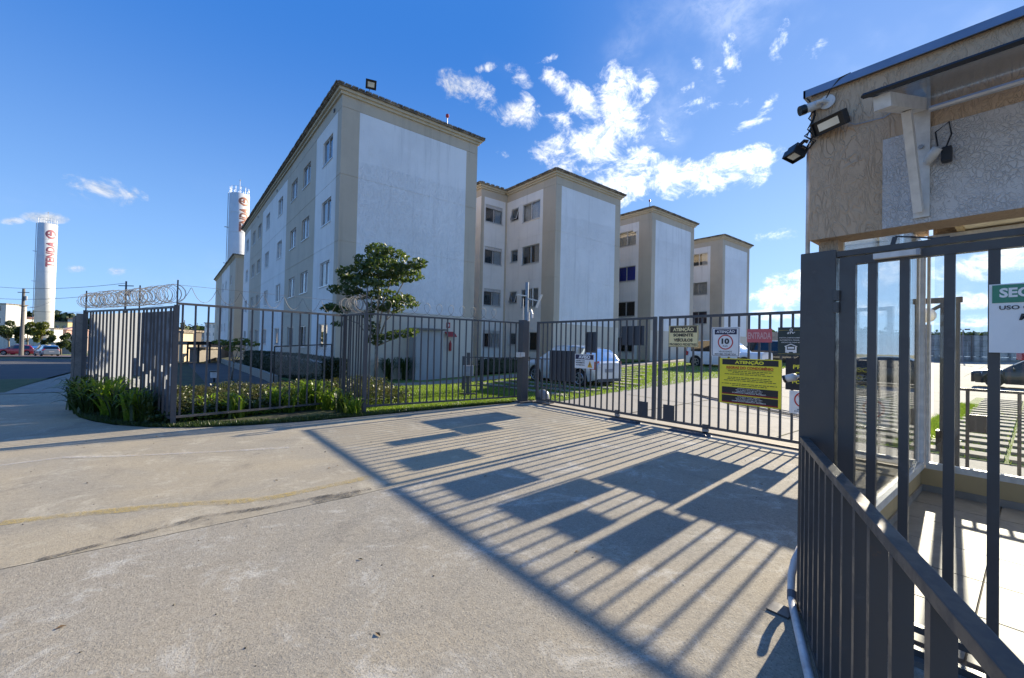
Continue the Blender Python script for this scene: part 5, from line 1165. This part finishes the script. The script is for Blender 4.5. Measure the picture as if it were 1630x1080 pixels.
for k in range(n): p = a_.lerp(b_, k/n); z = HT(p.x, p.y)+.04; sl_.beam(p+wv+Vector((0, 0, z)), p-wv+Vector((0, 0, z)), .022, .012)
tag(sl_.build('grate_bars', BLACK, t), kind='stuff')

# ================================================================== CARS
def car(label, col, P, heading, L_=4.0, Wd=1.72, Hh=1.5, kind='hatch', rim=RIM, group='parked cars'):
    t = thing('parked_car', label, 'car', P, heading, group)
    hw = Wd/2; wr = .31; ax = L_*.5-.80; axr = -L_*.5+.72; zb0 = .20; belt = .92 if Hh < 1.58 else 1.0; xr0 = -L_/2
    if kind == 'hatch': rb, rt, rf, wb, hf = xr0+.10, xr0+.62, L_*.06, L_*.27, .78
    elif kind == 'suv': rb, rt, rf, wb, hf = xr0+.08, xr0+.40, L_*.08, L_*.25, .92
    else: rb, rt, rf, wb, hf = xr0+.62, xr0+1.3, L_*.05, L_*.24, .76
    xs = sorted(set([round(v, 3) for v in list(np.linspace(-L_/2, L_/2, 25)) + [a+d for a in (ax, axr) for d in np.linspace(-.38, .38, 13)] + [rb, rt, rf, wb, (rb+rt)/2, (rf+wb)/2] + [-L_/2+.03, L_/2-.03, L_/2-.12]]))
    def roofz(x):
        if x < rb or x > wb: return None
        if x < rt: return belt+.02+(Hh-.06-belt-.02)*math.sin((x-rb)/(rt-rb)*math.pi/2)**.9
        if x > rf: return belt+(Hh-belt)*(1-((x-rf)/(wb-rf)))**.85
        u = (x-rt)/(rf-rt); return Hh-.06+.06*math.sin(u*math.pi)*.8+.06*u
    def deck(x):
        if x >= wb: u = (x-wb)/(L_/2-wb); return belt+.015-(belt-hf)*u**1.8
        if x <= rb: u = (rb-x)/max(.01, rb-xr0); return belt+.02-(.06 if kind != 'sedan' else .10)*u
        return belt
    rows = []; prof_n = 9
    for x in xs:
        e = min(1, (L_/2-abs(x))/.45); wk = .80+.20*e**.5; w_ = hw*wk
        zb = zb0+.10*(1-e); arch = 0
        for a in (ax, axr):
            d = abs(x-a)
            if d < wr+.06: arch = max(arch, wr+math.sqrt(max(0, (wr+.06)**2-d*d)))
        z0 = max(zb, arch); rz = roofz(x); dk = deck(x)
        if rz is None: top = dk; be = dk-.05; rw = w_*.86
        else: be = belt-.0; top = max(rz, belt+.004); rw = hw*(.94-.20*min(1, (top-belt)/(Hh-belt)))
        be = max(be, z0+.04)
        zz = [z0, max(z0+.01, .34), max(z0+.02, .58), max(z0+.03, .80*be/.92 if be < .92 else .80)]
        pr_ = [(w_*.96, zz[0]), (w_*1.0, zz[1]), (w_*1.01, zz[2]), (w_*.99, min(zz[3], be-.005)), (w_*.955, be), (rw, top-.03 if rz is not None else top-.01), (rw*.90, top), (rw*.5, top+.02), (0, top+.025)]
        rows.append(pr_)
    V = []; 
    for x, pr_ in zip(xs, rows):
        for y, z in pr_: V.append((x, y, z))
        for y, z in pr_[:-1][::-1]: V.append((x, -y, z))
    k = 2*prof_n-1; body = []; gl_ = []
    def isg(i, j):
        x = (xs[i]+xs[i+1])/2
        if j in (4, k-2-4): # side glass
            if rt-.25*(rt-rb) < x < rf+.62*(wb-rf) and not abs(x-(rt+rf)/2+.02) < .05: return True
            return False
        if rf+.02 < x < wb-.0 and j in (6, 7, k-2-6, k-2-7): return True
        if rb+.02 < x < rt-.04 and j in (6, 7, k-2-6, k-2-7): return True
        return False
    for i in range(len(xs)-1):
        for j in range(k-1):
            f = (i*k+j, (i+1)*k+j, (i+1)*k+j+1, i*k+j+1); (gl_ if isg(i, j) else body).append(f)
    body += [tuple(range(k))[::-1], tuple((len(xs)-1)*k+j for j in range(k))]
    m1 = MB(); m1.v = V; m1.f = body; m1.m = [0]*len(body)
    bo = m1.build('body', col, t, smooth=True, local=True)
    bmx = bmesh.new(); bmx.from_mesh(bo.data); bmesh.ops.delete(bmx, geom=[v for v in bmx.verts if not v.link_faces], context='VERTS'); bmx.to_mesh(bo.data); bmx.free()
    for p in bo.data.polygons: p.use_smooth = len(p.vertices) == 4
    m2 = MB(); m2.v = [(x*.999, y*.992, z-.006) for x, y, z in V]; m2.f = gl_; m2.m = [0]*len(gl_); go = m2.build('windows', CARG, t, local=True)
    bmx = bmesh.new(); bmx.from_mesh(go.data); bmesh.ops.delete(bmx, geom=[v for v in bmx.verts if not v.link_faces], context='VERTS'); bmx.to_mesh(go.data); bmx.free()
    MB().box(rt+.1, wb-.1, -hw*.82, hw*.82, .5, belt-.03).box(rt+.4, rt+.55, -hw*.7, hw*.7, .5, 1.2).box(rf-.25, rf-.1, -hw*.7, -hw*.1, .5, 1.22).box(rf-.25, rf-.1, hw*.1, hw*.7, .5, 1.22).build('interior', BLACK, t, local=True)
    MB().box(-L_/2+.15, L_/2-.15, -hw+.12, hw-.12, .22, .60).build('underbody', BLACK, t, local=True)
    # wheels
    for a in (ax, axr):
        for s_ in (-1, 1):
            y0, y1 = s_*(hw-.20), s_*(hw-.005)
            wo = MB().tube([(a, y0, wr), (a, y0+.02*s_, wr), (a, y1-.02*s_, wr), (a, y1, wr)], [wr-.03, wr, wr, wr-.03], 24).build('wheel', TYRE, t, local=True)
            rm = MB(); n = 20
            rm.tube([(a, y1-.03*s_, wr), (a, y1+.004*s_, wr)], wr*.18, 10)
            for q in range(5):
                an = q*math.tau/5+.3
                for off in (-.13, .13): rm.beam((a+math.cos(an)*.03, y1, wr+math.sin(an)*.03), (a+math.cos(an+off)*wr*.66, y1, wr+math.sin(an+off)*wr*.66), .022, .02, up=(0, 1, 0))
            ring_ = []
            for q in range(n+1): ring_.append((a+math.cos(q*math.tau/n)*wr*.66, y1, wr+math.sin(q*math.tau/n)*wr*.66))
            rm.tube(ring_, .016, 5); link('rim', rm.mesh('rim', rim), wo)
            bk = MB().tube([(a, y1-.02*s_, wr), (a, y1-.002*s_, wr)], wr*.64, 20); link('wheel_disc', bk.mesh('wheel_disc', DARKP), wo)
    for s_ in (-1, 1):
        MB().add([(-L_/2+.04, s_*hw*.64, .98), (-L_/2+.04, s_*hw*.86, .96), (-L_/2+.30, s_*hw*.985, .90), (-L_/2+.26, s_*hw*.985, .68), (-L_/2+.02, s_*hw*.86, .66), (-L_/2-.005, s_*hw*.62, .74)], [(0, 1, 4, 5), (1, 2, 3, 4)]).build('tail_light', TAIL, t, local=True)
        MB().add([(L_/2-.06, s_*hw*.50, .74), (L_/2-.10, s_*hw*.82, .76), (L_/2-.42, s_*hw*.975, .80), (L_/2-.38, s_*hw*.985, .66), (L_/2-.05, s_*hw*.80, .60), (L_/2+.0, s_*hw*.50, .62)], [(0, 1, 4, 5), (1, 2, 3, 4)]).build('headlight', HEADL, t, local=True)
        MB().plate((wb-.35, s_*(hw+.09), belt+.05), (0, 1, 0), (0, 0, 1), (1, 0, 0), .17, .12, .09).build('mirror', col, t, local=True, bevel=.02)
        for dx in (rt+.55, rf-.1): MB().box(dx, dx+.16, s_*hw*1.0-.006, s_*hw*1.0+.016, .76, .785).build('door_handle', col, t, local=True)
        for dx in (rt+.22, (rt+rf)/2-.02, rf+.5): MB().box(dx-.004, dx+.004, s_*hw*.99-.008, s_*hw*.99+.004, .36, .80).build('door_seam', BLACK, t, local=True)
    MB().box(-L_/2-.012, -L_/2+.05, -.26, .26, .56, .69).build('number_plate', simple('plate_grey', (.28, .29, .33), .5), t, local=True)
    MB().box(-L_/2-.02, -L_/2+.12, -hw*.78, hw*.78, .22, .33).build('rear_bumper', DARKP, t, local=True)
    MB().box(L_/2-.10, L_/2+.005, -hw*.70, hw*.70, .24, .42).box(L_/2-.06, L_/2+.012, -.30, .30, .50, .60).build('grille', BLACK, t, local=True)
    MB().beam((-L_/2+.13, -.05, belt+.05), (-L_/2+.25, .25, belt+.10), .015, .015).build('wiper', BLACK, t, local=True)
    return t
def carpaint(name, c, metal=.5): return simple(name, c, .28, metal, .03, 4, coat=1.)
SILV = carpaint('silver_car_paint', (.60, .64, .68), .35); CWHT = carpaint('white_car_paint', (.75, .76, .77), 0); CBLK = carpaint('black_car_paint', (.012, .013, .016), 0); CRED = carpaint('red_car_paint', (.42, .008, .03), .1); CBLU = carpaint('blue_grey_car_paint', (.20, .26, .34), .4)
def park(X, Y): return (X, Y, HT(X, Y)+.03)
x_, y_ = 11.72+.86, 9.84+1.98; car('silver hatchback parked tail first right behind the far gate leaf', SILV, (x_, y_, .14), R(90), 3.95, 1.72, 1.50)
car('white hatchback seen side on behind the near gate leaf', CWHT, (23.6+.88, 13.1-2.1, .60), R(-90), 4.2, 1.76, 1.56, 'suv')
car('black car parked behind the white hatchback, partly behind the signs', CBLK, (29.6+.88, 12.2-2.1, .72), R(-90), 4.3, 1.76, 1.54, 'suv')
car('black car in the right car park bay, seen through the gatehouse glass', CBLK, (32.4+.88, 2.16-2.15, .04), R(90), 4.3, 1.76, 1.5, 'sedan')
car('black car nearer the glass at the right edge, front only in view', CBLK, (26.8+.88, -2.45, .03), R(90), 4.1, 1.72, 1.42, 'hatch')
car('red car beyond the black one in the right car park', CRED, (46.5, -1.2, 1.15), R(90), 4.2, 1.72, 1.45)
q = atd(31, 567, 60); car('red hatchback parked across the street at the far left', CRED, (q[0], q[1], HT(q[0], q[1])+.03), HEAD-math.pi/2+R(198), 4.0, 1.72, 1.45)
q = atd(74, 567, 57); car('blue grey car parked behind the red one across the street', CBLU, (q[0], q[1], HT(q[0], q[1])+.03), HEAD-math.pi/2+R(150), 4.0, 1.74, 1.48, 'suv')

# ================================================================== FAR SURROUNDINGS
def houseblock(label, xa, xb, ytop, depth, h_extra, mats, deep=8., nwin=0, floors=0, name='house', cat='house', rot=0, roofm=None, yb=None):
    """box building whose front is parallel to the picture at the given depth"""
    a, c = atd(xa, ytop, depth), atd(xb, ytop, depth); zt = max(a[2], c[2]); mid = (a+c)/2; W = np.linalg.norm((c-a)[:2]); zb = HT(mid[0], mid[1])-.3 if yb is None else atd(xa, yb, depth)[2]
    zt = min(a[2], c[2])+.001 if abs(a[2]-c[2]) < .5 else (a[2]+c[2])/2
    t = thing(name, label, cat, (mid[0], mid[1], zb), HEAD-math.pi/2+rot); H_ = zt-zb
    mb = MB(); holes = []
    for f in range(floors):
        for k in range(nwin): u = W*(k+.5)/nwin; v = H_*(f+.45)/floors; holes.append((u-.5, u+.5, v, v+min(1.1, H_*.4/floors), .12, False))
    facade(mb, (-W/2, 0, 0), (1, 0, 0), (0, -1, 0), W, H_, holes, lambda u, v: 0); mb.box(-W/2, W/2, .3, deep, -.5, H_-.01, 0)
    mb.add([(W/2, 0, -.5), (W/2, .3, -.5), (W/2, .3, H_), (W/2, 0, H_)], [(0, 1, 2, 3)]).add([(-W/2, 0, -.5), (-W/2, .3, -.5), (-W/2, .3, H_), (-W/2, 0, H_)], [(0, 1, 2, 3)]).add([(-W/2, 0, H_), (W/2, 0, H_), (W/2, .3, H_), (-W/2, .3, H_)], [(0, 1, 2, 3)])
    mb.build('wall', mats, t, local=True)
    for hh in holes: MB().box(-W/2+hh[0], -W/2+hh[1], .10, .115, hh[2], hh[3]).build('window', WGLASS, t, local=True)
    if roofm:
        rm = MB(); o_ = .35; rm.add([(-W/2-o_, -o_, H_), (W/2+o_, -o_, H_), (W/2+o_, deep+o_, H_), (-W/2-o_, deep+o_, H_), (-W/2, deep/2, H_+deep*.16), (W/2, deep/2, H_+deep*.16)], [(0, 1, 5, 4), (2, 3, 4, 5), (1, 2, 5), (3, 0, 4)]); rm.build('roof', roofm, t, local=True)
    else: MB().box(-W/2-.15, W/2+.15, -.15, deep+.15, H_, H_+.18).build('roof', REDGE, t, local=True)
    return t
PK = simple('pale_pink_wall', (.55, .34, .28), .8); YW = simple('yellowish_wall', (.52, .42, .22), .8); GW = simple('grey_block_wall', (.30, .29, .27), .9); SHADEW = simple('soft_white_wall', (.62, .60, .55), .8); ROOFT = simple('red_brown_roof', (.20, .10, .07), .9); ROOFG = simple('grey_fibre_roof', (.22, .21, .20), .9)
houseblock('tall pale apartment block at the far left edge across the street', -60, 10, 483, 84, 0, [SHADEW], 3.6, 3, 4, 'apartment_building', 'building')
houseblock('low pale house just right of the far left apartment block', 27, 42, 507, 100, 0, [SHADEW], 3, 2, 2, roofm=ROOFT)
houseblock('yellowish house with a flat top beyond the left water tower', 86, 108, 513, 120, 0, [YW], 2, 2, 2)
houseblock('cream house far behind the curved fence end', 108, 120, 508, 150, 0, [SHADEW], 3, 1, 2, roofm=ROOFT)
houseblock('small pink gabled house right of the left water tower', 97, 106, 525, 96, 0, [PK], 5, 0, 0, roofm=PK)
houseblock('long shed with a grey sheet roof right of the left water tower', 92, 116, 536, 84, 0, [GW], 3, 0, 0, 'shed', 'shed', roofm=ROOFG)
houseblock('pale pump house at the foot of the left water tower', 80, 86, 524, 80, 0, [SHADEW], 1.6, 0, 0, 'pump_house', 'building')
houseblock('bluish apartment block far off between the pickets of the long panel', 326, 360, 515, 95, 0, [WHT], 10, 3, 3, 'apartment_building', 'building')
houseblock('plain grey house left of the bluish block, between the pickets', 314, 327, 530, 105, 0, [GW], 8, 1, 1)
BRN = stucco('brown_render', (.09, .07, .055)); LIT = stucco('sunlit_render', (.60, .50, .34))  # the pale copy holds the sunlight on the dark house's edge
houseblock('dark brown refuse house behind the end post of the curved fence', 240, 284, 527, 40, 0, [BRN], 3, 0, 0, 'refuse_house', 'shed')
houseblock('wall end of the dark refuse house, painted pale as if sunlit', 286, 292, 530, 39, 0, [LIT], 1.2, 0, 0, 'sunlit_edge', 'wall')
houseblock('low concrete bin store beside the side path', 302, 318, 556, 38, 0, [OLDC], 2.5, 0, 0, 'bin_store', 'building')
houseblock('low block wall house beyond the side path', 333, 352, 552, 46, 0, [OLDC], 4, 0, 0, 'store', 'building')
t = thing('carport', 'flat dark carport roof on posts beyond the side lawn', 'carport', tuple(atd(318, 570, 44)[:2])+(-.5,)); a, c = atd(298, 547, 37), atd(352, 547, 35)
MB().beam(a, c, 5, .25).build('roof', BLACK, t)
for k in (.02, .35, .68, .98): p = a+(c-a)*k; MB().beam(p, (p[0], p[1], -.6), .14, .14).build('post', DARKP, t)
def farwall(label, xa, xb, yt, depth, mat, name='boundary_wall'):
    a, c = atd(xa, yt, depth), atd(xb, yt, depth); za = HT(*a[:2])-.2; t = thing(name, label, 'wall', (a[0], a[1], za)); n = max(2, int(np.linalg.norm(c-a)/2.5))
    for k in range(n):
        p, q = a+(c-a)*k/n, a+(c-a)*(k+1)/n; mid = (p+q)/2; mb = MB(); mb.beam((p[0], p[1], (za+a[2])/2), (q[0], q[1], (za+a[2])/2), .15, a[2]-za); mb.build('panel', mat, t)
        MB().box(p[0]-.12, p[0]+.12, p[1]-.12, p[1]+.12, za, a[2]+.06).build('pillar', mat, t)
    return t
farwall('long white boundary wall behind the parked red car', -60, 77, 536, 74, SHADEW); farwall('grey boundary wall right of the white one', 77.5, 112, 545, 74, GW); farwall('short white wall piece just left of the concrete post', 113, 126, 542, 72, SHADEW)
# precast wall of the car park: posts and five slabs a bay
t = thing('precast_wall', 'long grey precast concrete wall closing the car park', 'wall', (54, 21, .5)); A, B = np.array([52., 24.]), np.array([80., -6.]); nb_ = 17; psh = None
dvw = (B-A)/nb_; angw = math.atan2(dvw[1], dvw[0]); Lb = np.linalg.norm(dvw)
slabm = MB().box(-Lb/2+.09, Lb/2-.09, -.03, .03, .012, .585).mesh('slab', simple('precast_concrete', (.30, .285, .26), .9, var=.3, sc=1.1)); pm = MB().box(-.09, .09, -.10, .10, 0, 3.02).mesh('pillar', OLDC)
for k in range(nb_+1):
    p = A+dvw*k; z = HT(p[0], p[1])-.1; link('pillar', pm, t, (p[0]-54, p[1]-21, .95-.5), angw)
    if k < nb_:
        for j in range(5): link('slab', slabm, t, (p[0]+dvw[0]/2-54, p[1]+dvw[1]/2-21, .95-.5+j*.60), angw)
strip('far_kerb', [A-np.array([.6, .2]), B-np.array([.6, .2])], [A-np.array([1.6, .5]), B-np.array([1.6, .5])], 20, 1, .06, CURB)
# utility poles and wires
def upole(label, x, yt, depth, r=.16, arms=True):
    p = atd(x, yt, depth); zb = HT(p[0], p[1]); t = thing('utility_pole', label, 'pole', (p[0], p[1], zb), group='utility poles'); MB().tube([(p[0], p[1], zb), p], [r, r*.62], 10).build('pole', WOOD, t)
    if arms:
        d = np.array([_r0[0], _r0[1], 0]); 
        for dz, w_ in ((-.5, .8), (-2.4, .5)): MB().beam(p+d*w_+np.array([0, 0, dz]), p-d*w_+np.array([0, 0, dz]), .09, .09).build('crossarm', WOOD, t)
        MB().tube([p+d*.35+np.array([0, 0, -1.6]), p+d*.35+np.array([0, 0, -1.0])], .14, 10).build('transformer', GREYP, t)
    return p
p1 = upole('thick concrete utility pole left of the left water tower', 38, 460, 58, .24); p2 = upole('utility pole rising behind the razor wire of the curved fence', 201, 448, 46, .13, True); p3 = atd(-40, 455, 60); p4 = upole('distant small pole between the first pickets of the long panel', 294, 510, 80, .1, False)
for (a, c, dz, nm) in ((atd(-30, 452, 60), p2, -.2, 0), (atd(-30, 470, 60), atd(201, 460, 46), -.3, 0), (p1+np.array([0, 0, -3.]), atd(260, 486, 60), 0, 0), (p1+np.array([0, 0, -2.6]), atd(90, 474, 75), 0, 0)):
    pts = [a+(c-a)*k/14+np.array([0, 0, -1.1*(1-(2*k/14-1)**2)*.5+dz]) for k in range(15)]; o = MB().tube(pts, .022, 4).build('overhead_wire', BLACK)
    tag(recenter(o), ['topmost overhead wire from the left edge to the pole behind the razor wire', 'second overhead wire a little below the topmost one', 'low overhead wire passing behind the razor wire coils', 'short wire rising from the thick pole to the tower'][nm_ := globals().get('nm_', -1)+1], 'wire')
t = thing('car_park_light', 'distant twin headed light pole standing before the precast wall', 'lamp pole', tuple(atd(1533, 570, 46)[:2])+(1.,)); p = atd(1533, 525, 46); MB().tube([(p[0], p[1], .9), p], .05, 6).build('pole', GREYP, t)
for s_ in (-1, 1): MB().box(p[0]-.1, p[0]+.1, p[1]+s_*.32-.2, p[1]+s_*.32+.2, p[2]-.05, p[2]+.08).build('lamp_head', DARKP, t)
# street trees across the road
for i, (x, yb, yt, w_, dp, lb) in enumerate(((14, 566, 512, 26, 66, 'street tree at the far left edge before the pale apartment block'), (44, 562, 516, 24, 68, 'dark street tree behind the thick utility pole'), (66, 563, 515, 22, 66, 'airy light green street tree before the left water tower'), (97, 561, 533, 20, 66, 'low dense street tree before the grey boundary wall'), (122, 556, 532, 16, 70, 'dark tree by the concrete post, mostly hidden'))):
    b0 = atd(x, yb, dp); b0[2] = HT(b0[0], b0[1]); c0 = atd(x, (yt*1.0+yb*.0)+9, dp); k = dp/F
    bl = [(atd(x+rng.normal()*w_*.42, yt+rng.uniform(3, 22), dp)+rng.normal(size=3)*.4, (w_*.30*k*.7, w_*.30*k, .35+.3*rng.random()), 240) for _ in range(11)]
    tree_thing('street_tree', lb, tuple(b0), [([b0, (b0+c0)/2, c0], .13, .06)]+[([(b0+c0)/2, q[0]], .05, .02) for q in bl[:5]], bl, .30, FARL if i != 2 else LEAFY, group='street trees across the road', dens=1.)
def ridge(name, label, depth, xs_, ys_, mat, leafy=True, dens=1.):
    C = []; 
    for x in np.arange(xs_[0], xs_[-1], 1.6*90/depth):
        y = np.interp(x, xs_, ys_); p = atd(x, y, depth); 
        for k in range(int(14*dens)): q = p+rng.normal(size=3)*np.array([2.2, 2.2, .8]); q[2] -= abs(rng.normal())*3; C.append(q)
    V, Fc = leafmesh(np.array(C), 2.2*depth/180, .2, .8); o = arrobj(name, V, Fc, mat); tag(o, kind='stuff'); return o
ridge('far_woods', '', 180, [-80, 20, 45, 55, 66, 90, 112, 135, 300, 420], [508, 503, 500, 504, 506, 504, 508, 514, 526, 530], HEDGE, dens=1.6)
ridge('far_woods', '', 150, [296, 312, 322, 340], [528, 523, 524, 532], FARL, dens=1.2)
ridge('far_woods', '', 170, [1180, 1300, 1360, 1372, 1384, 1500, 1700], [533, 534, 530, 526, 532, 535, 537], FARL, dens=1.2)

# camera bracketed to the steel post, in front of the black sign
t = thing('security_camera', 'white bullet camera on the side of the steel post, pointing left across the gate', 'camera', (3.16, .94, 1.5))
q0, q1 = onX(1284, 598, 3.16), onX(1268, 600, 3.16); q2, q3 = onX(1252, 603, 3.16), onX(1248, 604, 3.16)
MB().tube([(3.16, .933, q0[2]), (3.16, .945, q0[2])], .036, 16).build('mount', WMETAL, t); MB().tube([q0, q1], .010, 8).build('neck', WMETAL, t)
MB().tube([q1, q1*.8+q2*.2, q2], [.018, .025, .024], 16).build('housing', WMETAL, t, smooth=True); MB().tube([q2, q3], .0255, 16).build('lens_hood', BLACK, t)
